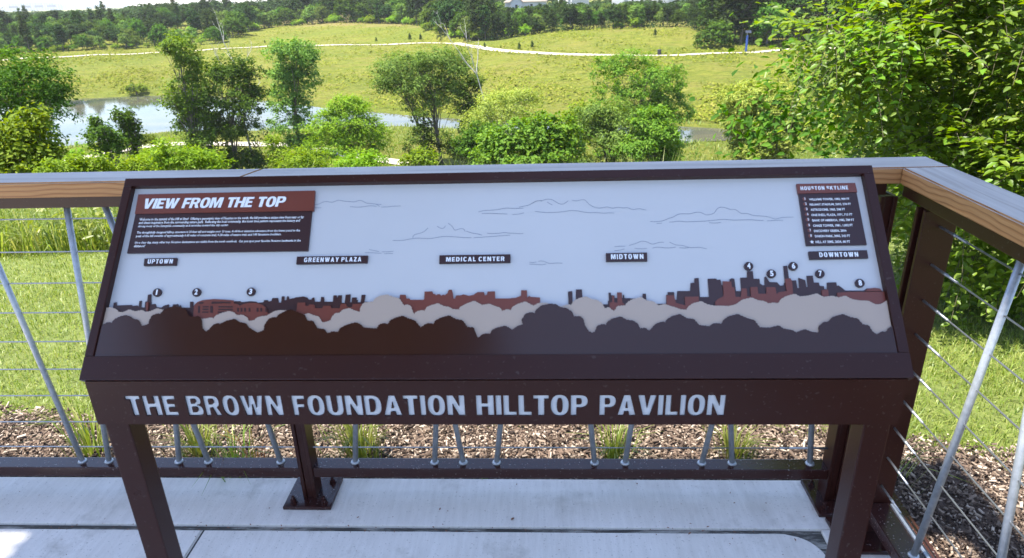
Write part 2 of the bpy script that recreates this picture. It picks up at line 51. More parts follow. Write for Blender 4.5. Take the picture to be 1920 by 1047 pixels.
CLOUDS = [[(0.4016,0.3655,),(0.4131,0.365,),(0.4201,0.3713,),(0.4301,0.3722,),(0.4407,0.3679,),(0.4489,0.375,),(0.4579,0.374,),(0.4645,0.3711,),(0.4759,0.3714,),(0.4863,0.3685,),(0.4946,0.3744,),(0.501,0.3732,),(0.5118,0.3652,),(0.5219,0.3659,),(0.5321,0.3632,),(0.5422,0.3631,)],[(0.4031,0.3588,),(0.4114,0.357,),(0.4184,0.358,)],[(0.4778,0.3592,),(0.4974,0.3572,),(0.521,0.3612,),(0.5325,0.3588,)],[(0.5321,0.3632,),(0.5388,0.3587,)],[(0.5427,0.3573,),(0.5553,0.3568,),(0.5651,0.3591,),(0.5822,0.3588,)],[(0.7409,0.343,),(0.7524,0.3463,),(0.7746,0.3465,),(0.7967,0.3511,),(0.8139,0.3491,),(0.8311,0.3499,)],[(0.7476,0.3388,),(0.7599,0.3397,),(0.7993,0.3374,)],[(0.8091,0.3362,),(0.8214,0.3362,),(0.8324,0.3393,)],[(0.8225,0.3523,),(0.8336,0.3548,),(0.8422,0.3557,),(0.8595,0.3669,),(0.8693,0.3651,)],[(0.5709,0.283,),(0.5901,0.2822,),(0.6071,0.2859,),(0.6193,0.2876,),(0.6439,0.2854,),(0.6585,0.2876,),(0.6706,0.2906,),(0.6927,0.2892,),(0.7147,0.2868,),(0.7284,0.2866,)],[(0.6107,0.2877,),(0.6103,0.2946,),(0.6188,0.2964,),(0.6309,0.2989,),(0.6407,0.3092,)],[(0.6586,0.3127,),(0.6636,0.3104,),(0.6675,0.3045,),(0.6736,0.3076,),(0.6758,0.3135,)],[(0.6805,0.3188,),(0.6881,0.3141,),(0.6927,0.3073,),(0.6927,0.3006,),(0.6994,0.3051,),(0.7091,0.3081,),(0.7153,0.3056,),(0.7155,0.3003,)],[(0.7179,0.3011,),(0.7291,0.2961,),(0.7401,0.2952,),(0.7492,0.2918,)],[(0.733,0.2865,),(0.7561,0.2878,),(0.7803,0.2895,),(0.8051,0.291,)],[(0.7596,0.2962,),(0.7681,0.2945,),(0.7778,0.2959,),(0.7839,0.2942,),(0.7924,0.2984,),(0.8009,0.2951,),(0.8143,0.2954,),(0.824,0.2931,),(0.8312,0.2946,)],[(0.5173,0.2573,),(0.533,0.2568,),(0.5503,0.2553,)],[(0.5251,0.264,),(0.5351,0.2613,),(0.5451,0.2593,)],[(0.5513,0.2587,),(0.5623,0.2583,),(0.574,0.2597,)],[(0.556,0.2542,),(0.565,0.2551,),(0.5733,0.2545,)],[(0.8475,0.3597,),(0.8596,0.3671,),(0.8676,0.3645,),(0.8777,0.3697,),(0.8858,0.3696,),(0.8928,0.3666,),(0.8977,0.3611,),(0.9106,0.3553,),(0.9168,0.3617,),(0.9219,0.3651,)],[(0.8793,0.363,),(0.8836,0.3591,),(0.8896,0.3561,)],[(0.9289,0.3661,),(0.9388,0.3626,),(0.9439,0.3663,),(0.955,0.3677,),(0.9607,0.3582,),(0.9694,0.351,),(0.9812,0.3468,),(0.9912,0.3481,),(1.0012,0.3513,),(1.006,0.3459,),(1.011,0.3463,),(1.021,0.3501,),(1.0307,0.3455,),(1.0389,0.3498,),(1.0464,0.3421,),(1.0563,0.3433,),(1.0608,0.3468,),(1.0662,0.3431,),(1.0755,0.3417,)],[(0.8544,0.3422,),(0.8754,0.3394,),(0.8974,0.3393,),(0.9154,0.3412,),(0.9274,0.3439,),(0.9393,0.3422,),(0.959,0.3374,),(0.9769,0.338,),(0.9927,0.3355,),(1.0016,0.3372,),(1.0119,0.3359,)],[(0.8433,0.2328,),(0.851,0.2319,),(0.8569,0.2333,)],[(0.8608,0.2343,),(0.8686,0.2367,),(0.8821,0.2286,),(0.8938,0.231,),(0.9074,0.23,)],[(0.8433,0.2287,),(0.8569,0.2285,),(0.8666,0.2263,),(0.8753,0.2287,)],[(1.0818,0.3164,),(1.0959,0.3157,),(1.109,0.3179,),(1.1203,0.3238,),(1.128,0.3244,),(1.135,0.3313,),(1.1449,0.3326,),(1.1611,0.3313,),(1.1712,0.3355,),(1.1831,0.3353,),(1.1917,0.3274,),(1.1978,0.3298,),(1.2076,0.3308,),(1.2142,0.3429,),(1.2221,0.3466,),(1.2327,0.3438,),(1.2408,0.3388,),(1.2487,0.342,),(1.2546,0.3366,),(1.2613,0.3285,),(1.2704,0.3327,),(1.2825,0.3257,),(1.3039,0.3249,),(1.3163,0.3216,),(1.3243,0.3169,),(1.3377,0.3215,),(1.3601,0.3216,)],[(1.0939,0.3119,),(1.1043,0.3124,)],[(1.1192,0.3148,),(1.1283,0.3145,),(1.1383,0.3174,),(1.1478,0.3144,),(1.1868,0.3155,),(1.2085,0.3173,),(1.2259,0.3194,),(1.2429,0.3167,),(1.2773,0.3174,),(1.2942,0.3152,),(1.3017,0.3153,)],[(1.1962,0.3122,),(1.2078,0.3106,),(1.2192,0.3123,)],[(1.3084,0.3143,),(1.3197,0.3146,),(1.3306,0.3161,),(1.3386,0.3148,)],[(1.0097,0.2633,),(1.0194,0.2646,),(1.0302,0.2642,)],[(1.0086,0.2551,),(1.0168,0.2552,),(1.0288,0.2586,)],[(1.0378,0.2655,),(1.0454,0.2683,),(1.0519,0.2691,),(1.0598,0.2747,),(1.0684,0.2753,),(1.0758,0.2716,),(1.0823,0.2659,),(1.0929,0.2709,),(1.1005,0.2727,),(1.1054,0.2712,)],[(1.0482,0.2598,),(1.0599,0.2577,),(1.0718,0.2592,)],[(1.0825,0.2593,),(1.0913,0.2622,),(1.105,0.2595,),(1.1178,0.2593,),(1.1275,0.261,)],[(1.1161,0.2718,),(1.1217,0.2693,),(1.1278,0.2643,),(1.1386,0.2656,),(1.1458,0.2631,),(1.152,0.2595,),(1.1647,0.2594,),(1.1766,0.2608,),(1.1825,0.2566,),(1.1866,0.2565,)],[(1.1343,0.2595,),(1.1455,0.2585,),(1.152,0.2595,)]]
PLATES = {'title':[(0.0314,0.3478,),(0.4053,0.349,),(0.403,0.3947,),(0.0297,0.3927,)],'body':[(0.0323,0.2609,),(0.4029,0.2613,),(0.4014,0.3488,),(0.0319,0.3476,)],'legend_head':[(1.3744,0.3703,),(1.4883,0.3717,),(1.4874,0.3918,),(1.374,0.3917,)],'legend':[(1.3749,0.2594,),(1.4881,0.2598,),(1.4873,0.3715,),(1.3754,0.3702,)],'DOWNTOWN':[(1.3772,0.2307,),(1.4861,0.2321,),(1.4862,0.2484,),(1.3771,0.2469,)],'UPTOWN':[(0.0727,0.2331,),(0.1387,0.2335,),(0.138,0.2493,),(0.0711,0.2485,)],'GREENWAY PLAZA':[(0.3826,0.2329,),(0.5245,0.2338,),(0.5249,0.2493,),(0.3823,0.2488,)],'MEDICAL CENTER':[(0.6673,0.2307,),(0.8065,0.2313,),(0.8064,0.2483,),(0.6669,0.248,)],'MIDTOWN':[(0.9917,0.2312,),(1.0706,0.2312,),(1.0711,0.2488,),(0.9919,0.2482,)]}
BADGES = [('1',0.1109,0.1763,),('2',0.1905,0.176,),('3',0.2994,0.1761,),('4',1.2613,0.2184,),('5',1.3022,0.2026,),('6',1.3446,0.2174,),('7',1.3921,0.2016,),('8',1.4623,0.1819,)]
TXT = {'VIEW FROM THE TOP':(0.0478,0.3589,0.3453,0.382,),'UPTOWN':(0.0799,0.237,0.1312,0.2465,),'GREENWAY PLAZA':(0.3978,0.2366,0.5123,0.2461,),'MEDICAL CENTER':(0.6805,0.2343,0.7951,0.2435,),'MIDTOWN':(1.0012,0.2354,1.0635,0.2456,),'DOWNTOWN':(1.3957,0.235,1.4681,0.2444,),'HOUSTON SKYLINE':(1.3798,0.3773,1.4714,0.3854,),'b0':(0.0437,0.3327,0.3867,0.3382,),'b1':(0.0435,0.3252,0.3794,0.3306,),'b2':(0.0437,0.3177,0.2325,0.3226,),'b3':(0.0441,0.3036,0.382,0.3083,),'b4':(0.0438,0.2957,0.3445,0.3007,),'b5':(0.0437,0.2814,0.386,0.2862,),'b6':(0.044,0.2736,0.0673,0.2788,),'l0':(1.3934,0.3553,1.4712,0.3595,),'l1':(1.3931,0.3442,1.472,0.3482,),'l2':(1.3933,0.3327,1.4588,0.3372,),'l3':(1.393,0.3213,1.4712,0.3257,),'l4':(1.3932,0.3098,1.4727,0.3142,),'l5':(1.3931,0.2985,1.4682,0.303,),'l6':(1.3933,0.2873,1.4541,0.2917,),'l7':(1.3934,0.2763,1.4596,0.2807,),'l8':(1.3932,0.2641,1.4576,0.2687,),'n0':(1.3845,0.3587,1.3845,0.3587,),'n1':(1.3846,0.3478,1.3846,0.3478,),'n2':(1.3846,0.3367,1.3846,0.3367,),'n3':(1.3848,0.3253,1.3848,0.3253,),'n4':(1.3846,0.3139,1.3846,0.3139,),'n5':(1.3846,0.3023,1.3846,0.3023,),'n6':(1.385,0.2909,1.385,0.2909,),'n7':(1.3849,0.2797,1.3849,0.2797,),'n8':(1.3863,0.2665,1.3863,0.2665,)}
WORDS = [('THE',-0.7977,-0.7005,),('BROWN',-0.6808,-0.4965,),('FOUNDATION',-0.4767,-0.1519,),('HILLTOP',-0.13,0.0755,),('PAVILION',0.0975,0.3248,)]
TREES = [('left_dark',-27.16,34.61,-12.33,[(0.09,0.07,10.62,1.92,1.3,),(1.42,1.07,10.34,1.24,1.3,),(0.1,0.08,8.88,2.2,1.45,),(1.58,1.18,9.64,0.82,0.87,),(-0.91,-0.74,9.96,1.65,1.74,),(0.21,0.16,7.62,1.37,1.16,)],),('left_bright',-14.72,18.96,-5.96,[(-0.2,-0.15,4.31,0.75,0.55,),(0.11,0.09,3.82,0.53,0.44,),(-0.55,-0.44,3.77,0.9,0.63,),(0.12,0.09,4.63,0.33,0.25,)],),('small_dark',-27.23,41.93,-13.96,[(-0.45,-0.3,8.25,0.73,0.91,),(-0.4,-0.26,7.24,0.99,0.87,),(-0.59,-0.39,8.77,0.46,0.42,)],),('small_slim',-28.25,46.02,-15.05,[(-0.36,-0.22,9.59,0.58,0.84,),(-0.05,-0.03,8.9,0.58,0.92,),(-0.43,-0.27,8.04,0.8,0.96,)],),('leaning',-34.33,65.55,-15.83,[(0.24,0.13,13.66,1.65,1.19,),(0.82,0.42,12.28,1.34,0.98,),(-0.36,-0.19,13.22,1.03,0.87,),(0.01,0.01,10.04,1.34,1.63,),(-1.06,-0.56,8.65,1.34,1.3,),(-0.09,-0.05,7.79,1.13,1.41,),(1.13,0.58,10.94,0.82,1.19,)],),('broad_round',-32.91,70.72,-15.88,[(-0.26,-0.12,10.24,2.5,1.99,),(1.91,0.86,10.6,2.22,1.99,),(-0.04,-0.02,7.27,4.16,2.63,),(-2.45,-1.19,8.04,1.66,2.34,),(2.21,0.99,7.89,1.55,2.63,),(-0.25,-0.12,4.52,3.44,1.99,),(-2.36,-1.15,5.87,2.22,1.75,)],),('ivy_column',-29.66,80.72,-16.08,[(0.9,0.32,11.81,2.65,1.86,),(0.98,0.35,9.13,2.4,2.52,),(-0.35,-0.13,8.92,1.77,2.66,),(-0.17,-0.06,6.16,2.52,2.66,),(-0.19,-0.07,3.98,2.4,1.46,),(2.09,0.74,11.45,1.51,1.73,)],),('bright_round',-18.11,63.47,-16.0,[(-0.23,-0.07,7.22,2.87,2.08,),(-1.73,-0.52,6.34,2.37,2.08,),(1.51,0.41,5.85,2.22,2.08,),(-0.49,-0.14,5.0,3.46,1.82,),(0.14,0.04,8.41,1.88,1.04,)],),('feathery_twin',-11.45,75.13,-16.09,[(-0.94,-0.15,10.82,3.2,1.71,),(-3.47,-0.61,10.38,3.03,1.84,),(1.32,0.19,11.01,2.33,1.84,),(-2.23,-0.37,8.67,3.61,1.84,),(2.35,0.32,9.32,2.21,1.84,),(1.39,0.2,7.67,2.33,1.84,),(-4.69,-0.87,9.07,1.86,1.47,),(-1.25,-0.2,6.66,2.91,1.59,)],),('feathery_right',-7.72,74.6,-16.1,[(-0.2,-0.02,8.3,1.38,1.82,),(-0.32,-0.03,6.05,1.5,1.82,),(-0.13,-0.01,4.04,1.38,1.58,)],),('ivy_trunk',-12.03,70.99,-15.97,[(-0.66,-0.12,5.52,1.1,1.74,),(-1.11,-0.2,3.33,1.43,1.51,),(1.34,0.21,2.91,1.54,1.62,),(3.56,0.51,2.52,1.65,1.39,)],),('pale_dead',-3.88,59.87,-15.87,[(0.7,0.04,8.72,2.54,1.17,),(-0.04,-0.0,7.38,2.77,1.26,),(2.32,0.11,8.9,1.39,0.97,),(-1.23,-0.09,6.72,1.85,1.46,)],),('big_leaf',-1.05,39.99,-11.24,[(-0.82,-0.03,4.94,1.85,1.17,),(0.75,0.01,5.43,1.39,1.04,),(2.0,0.0,5.19,1.23,1.1,),(-0.05,-0.0,4.19,2.77,0.97,),(-1.93,-0.1,4.57,1.23,1.17,),(2.47,-0.01,4.15,1.08,0.97,)],),('upright_dark',9.6,71.36,-16.08,[(-3.05,0.34,10.15,1.64,1.61,),(-0.67,0.09,10.12,2.29,1.95,),(1.99,-0.3,9.06,2.46,1.84,),(-0.3,0.04,7.5,4.1,2.18,),(3.13,-0.49,7.23,2.08,1.95,),(3.99,-0.65,5.91,1.64,1.38,),(0.58,-0.08,5.62,3.82,1.72,)],),('lower_grey',5.36,49.71,-13.96,[(-0.16,0.02,7.0,1.6,1.28,),(-1.47,0.14,6.05,1.37,1.44,),(0.28,-0.03,5.28,2.09,1.52,),(-1.88,0.17,7.39,1.14,0.8,)],),('lower_bright',7.81,47.36,-13.42,[(-0.29,0.05,6.44,1.23,1.14,),(0.11,-0.02,5.61,1.16,1.22,),(-0.92,0.14,4.7,1.81,1.07,),(0.89,-0.16,4.36,0.8,0.61,)],),('feathery_pale',15.14,49.75,-14.51,[(-0.02,0.01,8.45,2.27,1.43,),(-0.99,0.29,7.8,1.59,1.11,),(1.57,-0.51,7.76,2.27,1.43,),(0.55,-0.17,6.22,2.27,1.43,),(2.26,-0.74,6.11,2.27,1.59,),(0.5,-0.15,5.06,1.89,0.96,)],),('shrub_a',-12.31,22.9,-6.84,[(-0.62,-0.34,3.8,0.65,0.42,),(-0.08,-0.04,3.54,0.81,0.42,),(0.58,0.3,3.36,0.63,0.34,),(-0.95,-0.53,3.57,0.54,0.34,)],),('belt_bush',2.4,55.95,-15.6,[(0.22,-0.01,7.64,1.12,1.27,),(-0.42,0.02,6.57,1.46,1.36,),(0.88,-0.04,6.34,1.29,1.18,),(-0.64,0.02,5.48,1.72,1.09,)],),('belt_dark',-4.82,54.79,-15.33,[(-0.12,-0.01,6.15,1.27,1.34,),(-1.22,-0.12,5.5,1.27,1.16,),(0.94,0.07,5.77,1.1,1.25,)],),('shrub_b',-9.16,26.46,-7.62,[(-0.55,-0.2,3.46,0.78,0.35,),(0.01,0.0,3.34,0.62,0.3,)],),('shrub_c',-6.93,27.13,-7.64,[(-0.12,-0.03,3.18,0.68,0.31,),(-0.84,-0.23,3.13,0.84,0.27,)],),('shrub_d',-11.05,16.67,-4.64,[(-0.65,-0.45,2.56,0.34,0.19,),(-0.26,-0.17,2.38,0.45,0.14,),(0.23,0.15,2.47,0.26,0.25,),(-0.98,-0.69,2.52,0.4,0.17,),(0.57,0.36,2.26,0.34,0.17,)],),('shrub_e',-17.58,44.66,-13.42,[(-0.43,-0.17,6.33,0.63,0.66,),(-0.14,-0.06,5.51,0.87,0.66,)],),('shrub_f',-28.87,47.98,-15.6,[(-0.48,-0.29,8.01,0.76,0.56,),(0.24,0.14,8.22,0.61,0.48,)],),('shrub_g',-5.78,39.58,-11.24,[(-1.12,-0.18,4.12,0.8,0.52,),(-2.05,-0.35,4.02,0.61,0.39,)],),('shrub_h',-34.24,49.27,-15.87,[(-0.36,-0.25,7.51,0.62,0.82,),(-0.73,-0.52,7.06,0.86,0.57,)],)]
HOUSES = [(-7.0,299.9,),(14.1,334.7,),(39.8,337.7,),(58.3,340.0,),(73.1,344.3,)]
SKY = [('stadium',-3028.8,4226.9,316.8,37.8,),('tower',-3894.3,5204.3,73.0,32.7,),('tower',-3922.5,5307.9,31.7,39.3,),('tower',-3696.4,5944.5,50.5,61.3,),('tower',-3629.9,5985.3,61.7,75.5,),('tower',-3695.5,6179.3,28.9,42.6,),('low',-3321.9,4996.5,105.8,23.4,),('low',-3213.1,5067.2,105.8,15.9,),('tower',-3671.9,6309.3,58.5,36.4,)]
SAPL = [(-51.7,221.3,9,),(-40.4,217.4,14,),(-36.8,215.5,13,),(-14.9,183.1,11,),(-5.6,170.6,15,),(-2.5,170.6,15,),(-88.7,225.8,6,),(27.8,179.6,14,)]
BIN = [24.7, 152.8]
BLUE = [43.6, 155.5]
RBUSH = [38.3, 161.4]
SBUSH = [-87.2, 146.2]
NEARB = (2.56,4.3,)
NEARL = [(-0.9,-0.5,1.6,0.2,0.55,0.23,),(-0.76,-0.3,1.36,0.14,0.55,0.15,),(-0.41,-0.21,1.12,0.23,0.55,0.22,),(-0.28,-0.0,1.38,0.32,0.55,0.39,),(-0.45,-0.59,1.0,0.31,0.55,0.28,),(-0.16,-0.49,1.21,0.27,0.55,0.34,),(-0.2,-0.18,0.78,0.2,0.55,0.17,),(-0.25,-0.56,0.57,0.27,0.55,0.24,),(0.07,-0.49,0.61,0.26,0.55,0.35,),(-0.1,-0.09,0.16,0.19,0.55,0.23,),(0.35,-0.1,-0.11,0.29,0.55,0.26,),(-0.24,-0.72,1.59,0.21,0.55,0.24,),(-0.61,-0.24,1.74,0.26,0.55,0.24,),(-0.21,-0.18,1.73,0.34,0.55,0.24,),(-1.14,-0.41,1.63,0.06,0.55,0.05,),(-0.9,-0.24,1.5,0.08,0.55,0.07,),(-0.98,0.05,1.39,0.05,0.55,0.04,),(-0.47,0.09,1.05,0.07,0.55,0.09,),(-0.08,-0.83,0.99,0.21,0.55,0.37,),(-0.44,-0.33,2.02,0.59,0.55,0.26,),(-0.38,-0.09,0.86,0.09,0.55,0.1,),(-0.09,-0.67,-0.05,0.28,0.55,0.11,),(0.26,-0.62,0.13,0.26,0.55,0.29,)]
KT = np.array(KT); KPATH = np.array(KPATH); KTOP = np.array(KTOP); KZTOP = np.array(KZTOP); KBANK = np.array(KBANK)
WATER_Z = -16.3
def poly_sd(X, Y, poly):
    """signed distance to a closed polygon, negative inside"""
    P = np.asarray(poly, float); Q = np.roll(P, -1, axis=0)
    best = np.full(X.shape, 1e9); inside = np.zeros(X.shape, bool)
    for (ax, ay), (bx, by) in zip(P, Q):
        dx, dy = bx-ax, by-ay
        k = np.clip(((X-ax)*dx+(Y-ay)*dy)/(dx*dx+dy*dy+1e-12), 0, 1)
        best = np.minimum(best, np.hypot(X-ax-k*dx, Y-ay-k*dy))
        c = ((ay > Y) != (by > Y)) & (X < (bx-ax)*(Y-ay)/((by-ay)+1e-12)+ax)
        inside ^= c
    return np.where(inside, -best, best)
def terrain_z(X, Y, pond=True):
    X = np.asarray(X, float); Y = np.asarray(Y, float)
    d = np.hypot(X, Y); t = np.where(Y > 0.05, X/np.maximum(Y, 0.05), np.sign(X)*9)
    t = np.clip(t, KT[0], KT[-1])
    dp = np.interp(t, KT, KPATH); dt = np.interp(t, KT, KTOP); zt = np.interp(t, KT, KZTOP); db = np.interp(t, KT, KBANK)
    dn = np.where((d < 30), np.hypot(X*np.interp(d, [0, 8, 30], [.45, .45, 1]), Y), d)
    z = np.interp(dn, [0, 2.7, 5.4, 8, 12, 34, 56, 62], [-.06, -.06, -.32, -.95, -2.5, -9.6, -15.6, -16.0])
    def seg(z, d0, d1, z0, z1):
        s = np.clip((d-d0)/np.maximum(d1-d0, .01), 0, 1); s2 = s*s*(3-2*s)*.5+s*.5
        return np.where(d > d0, z0+(z1-z0)*s2, z)
    z = seg(z, db, dp-2, -15.9, -11.25)
    z = seg(z, dp-2, dp+2, -11.25, -11.2)
    z = seg(z, dp+2, dt, -11.2, zt)
    z = seg(z, dt, dt+60, zt, np.maximum(zt+.5, -8.0))
    z = np.where(d > 650, np.interp(d, [650, 1500], [0, 1])*(-10-z)+z, z)
    z = z + np.where(d > 70, .22*np.sin(X*.11+1.3)*np.sin(Y*.083)+.1*np.sin(X*.31+Y*.27), 0)
    if pond:
        m = (d > 60) & (d < 200) & (Y > 0)
        sd = np.full(X.shape, 99.0)
        if np.any(m): sd[m] = poly_sd(X[m], Y[m], POND)
        z = np.where(sd < 1.4, np.minimum(np.maximum(WATER_Z+.30*sd, -17.4), np.where(sd > 0, z, 99)), z)
    return z

def tz(x, y): return float(terrain_z(np.array([x]), np.array([y]))[0])

# ------------------------------------------------------------------ helpers
def tag(o, label=None, cat=None, group=None, kind=None):
    if label: o['label'] = label
    if cat: o['category'] = cat
    if group: o['group'] = group
    if kind: o['kind'] = kind
    return o
def link(name, me, mats, parent=None):
    o = bpy.data.objects.new(name, me); COL.objects.link(o)
    if me is not None and len(me.materials) == 0:
        for m in (mats if isinstance(mats, (list, tuple)) else [mats]): me.materials.append(m)
    if parent is not None: o.parent = parent
    return o
def empty(name, loc=(0, 0, 0), rz=0):
    o = bpy.data.objects.new(name, None); COL.objects.link(o); o.location = loc; o.rotation_euler = (0, 0, rz)
    o.empty_display_size = .1; return o
def mesh_np(name, verts, faces, mat_idx=None, smooth=False):
    """faces: (n,k) int array with constant k"""
    me = bpy.data.meshes.new(name); v = np.asarray(verts, np.float32); f = np.asarray(faces, np.int32)
    n, k = f.shape
    me.vertices.add(len(v)); me.vertices.foreach_set('co', v.ravel())
    me.loops.add(n*k); me.loops.foreach_set('vertex_index', f.ravel())
    me.polygons.add(n); me.polygons.foreach_set('loop_start', np.arange(0, n*k, k, dtype=np.int32))
    if mat_idx is not None: me.polygons.foreach_set('material_index', np.asarray(mat_idx, np.int32))
    if smooth: me.polygons.foreach_set('use_smooth', np.ones(n, bool))
    me.update(calc_edges=True); me.validate(); return me
def bm_mesh(name, bm, smooth=False):
    me = bpy.data.meshes.new(name); bmesh.ops.recalc_face_normals(bm, faces=bm.faces)
    bm.to_mesh(me); bm.free()
    if smooth:
        for p in me.polygons: p.use_smooth = True
    return me
def box(bm, lo, hi, bev=0):
    r = bmesh.ops.create_cube(bm, size=1); vs = r['verts']
    for v in vs: v.co = Vector([lo[i]+(v.co[i]+.5)*(hi[i]-lo[i]) for i in range(3)])
    if bev:
        es = {e for v in vs for e in v.link_edges}
        bmesh.ops.bevel(bm, geom=list(es), offset=bev, segments=2, profile=.7, affect='EDGES')
def boxo(name, lo, hi, mat, parent=None, bev=0):
    bm = bmesh.new(); box(bm, lo, hi, bev); return link(name, bm_mesh(name, bm), mat, parent)
def tube(bm, pts, rad, n=8, caps=True):
    pts = [Vector(p) for p in pts]; rad = rad if isinstance(rad, (list, tuple)) else [rad]*len(pts); rings = []
    for i, p in enumerate(pts):
        d = (pts[min(i+1, len(pts)-1)]-pts[max(i-1, 0)]).normalized()
        a = d.cross(Vector((0, 0, 1)) if abs(d.z) < .9 else Vector((1, 0, 0))).normalized(); b = d.cross(a)
        rings.append([bm.verts.new(p+(a*math.cos(2*math.pi*k/n)+b*math.sin(2*math.pi*k/n))*rad[i]) for k in range(n)])
    for r0, r1 in zip(rings, rings[1:]):
        for k in range(n): bm.faces.new((r0[k], r0[(k+1) % n], r1[(k+1) % n], r1[k]))
    if caps:
        bm.faces.new(rings[0][::-1]); bm.faces.new(rings[-1])
def prism(bm, pts, M, t):
    """polygon in (u,v) extruded by t along local w; M maps local to world"""
    a = [bm.verts.new(M @ Vector((x, y, 0))) for x, y in pts]; b = [bm.verts.new(M @ Vector((x, y, t))) for x, y in pts]
    n = len(pts); bm.faces.new(a[::-1]); bm.faces.new(b)
    for i in range(n): bm.faces.new((a[i], a[(i+1) % n], b[(i+1) % n], b[i]))

# ------------------------------------------------------------------ materials
def mat(name, col=(.5, .5, .5), rough=.6, metal=0, spec=.5):
    m = bpy.data.materials.new(name); m.use_nodes = True; b = m.node_tree.nodes['Principled BSDF']
    b.inputs['Base Color'].default_value = (*col, 1); b.inputs['Roughness'].default_value = rough
    b.inputs['Metallic'].default_value = metal; b.inputs['Specular IOR Level'].default_value = spec
    return m
class N:
    def __init__(s, m): s.t = m.node_tree; s.b = s.t.nodes['Principled BSDF']
    def n(s, ty, **kw):
        x = s.t.nodes.new('ShaderNode'+ty)
        for k, v in kw.items(): setattr(x, k, v)
        return x
    def l(s, a, b): s.t.links.new(a, b)
    def pos(s, obj=False):
        return s.n('TexCoord').outputs['Object'] if obj else s.n('NewGeometry').outputs['Position']
    def noise(s, scale, detail=4, rough=.6, vec=None, stretch=None):
        x = s.n('TexNoise'); x.inputs['Scale'].default_value = scale; x.inputs['Detail'].default_value = detail; x.inputs['Roughness'].default_value = rough
        v = vec if vec is not None else s.pos()
        if stretch:
            mp = s.n('Mapping'); mp.inputs['Scale'].default_value = stretch; s.l(v, mp.inputs[0]); v = mp.outputs[0]
        s.l(v, x.inputs['Vector']); return x.outputs['Fac']
    def ramp(s, fac, stops):
        r = s.n('ValToRGB'); e = r.color_ramp.elements
        while len(e) < len(stops): e.new(.5)
        for k, (p, c) in zip(e, stops): k.position = p; k.color = (*c, 1) if len(c) == 3 else c
        s.l(fac, r.inputs[0]); return r.outputs[0]
    def mix(s, fac, a, b, mode='MIX'):
        x = s.n('Mix', data_type='RGBA', blend_type=mode)
        for i, v in ((0, fac), (6, a), (7, b)):
            if hasattr(v, 'links'): s.l(v, x.inputs[i])
            else: x.inputs[i].default_value = v if i == 0 else (*v, 1)
        return x.outputs[2]
    def math(s, op, a, b=0):
        x = s.n('Math', operation=op)
        for i, v in ((0, a), (1, b)):
            if hasattr(v, 'links'): s.l(v, x.inputs[i])
            else: x.inputs[i].default_value = v
        return x.outputs[0]
    def bump(s, h, strength=.3, dist=.01):
        x = s.n('Bump'); x.inputs['Strength'].default_value = strength; x.inputs['Distance'].default_value = dist
        s.l(h, x.inputs['Height']); s.l(x.outputs[0], s.b.inputs['Normal'])
    def color(s, c): s.l(c, s.b.inputs['Base Color'])
    def rough(s, c): s.l(c, s.b.inputs['Roughness'])

def paint(name, col, rough, specks=0.0):
    m = mat(name, col, rough); k = N(m)
    n1 = k.noise(9, 4); k.rough(k.math('ADD', k.math('MULTIPLY', n1, .12), rough-.06))
    c = k.mix(k.math('MULTIPLY', k.noise(3.5, 5), .5), col, [v*1.25+.003 for v in col])
    if specks:
        sp = k.noise(150, 1, .4); msk = k.ramp(sp, [(.70, (0, 0, 0)), (.73, (1, 1, 1))])
        c = k.mix(k.math('MULTIPLY', msk, specks), c, (.42, .40, .38))
    k.color(c); k.bump(k.noise(260, 2), .015, .002); return m
BROWN = paint('brown_paint', (.028, .0082, .006), .30, .06); BROWN.node_tree.nodes['Principled BSDF'].inputs['Specular IOR Level'].default_value = .27
RAILB = paint('brown_rail_paint', (.030, .0098, .008), .19, .35)
REDP = paint('red_brown_paint', (.135, .034, .022), .34)
DARKP = paint('dark_brown_plate_paint', (.030, .0100, .0065), .16)
BLDP = paint('skyline_dark_paint', (.034, .013, .013), .33)
PLQ = paint('plaque_paint', (.027, .0085, .009), .4)
BEIGEP = paint('beige_paint', (.36, .285, .235), .32)
WHITEP = paint('white_panel_paint', (.445, .45, .465), .38)
LETTER = mat('white_lettering', (.72, .74, .78), .5)
CUTW = mat('white_backing_acrylic', (.50, .53, .60), .4)
LINE = mat('grey_line_print', (.20, .23, .29), .6)
GALV = mat('galvanised_steel', (.50, .52, .55), .42, .6)
k = N(GALV); k.color(k.ramp(k.noise(60, 5), [(.3, (.30, .325, .36)), (.7, (.44, .465, .50))])); k.rough(k.math('ADD', k.math('MULTIPLY', k.noise(40), .2), .34))
STEEL = mat('stainless_steel', (.30, .31, .33), .38, .8)
k = N(STEEL); k.bump(k.noise(900, 1, stretch=(1, 1, 1)), .25, .001)

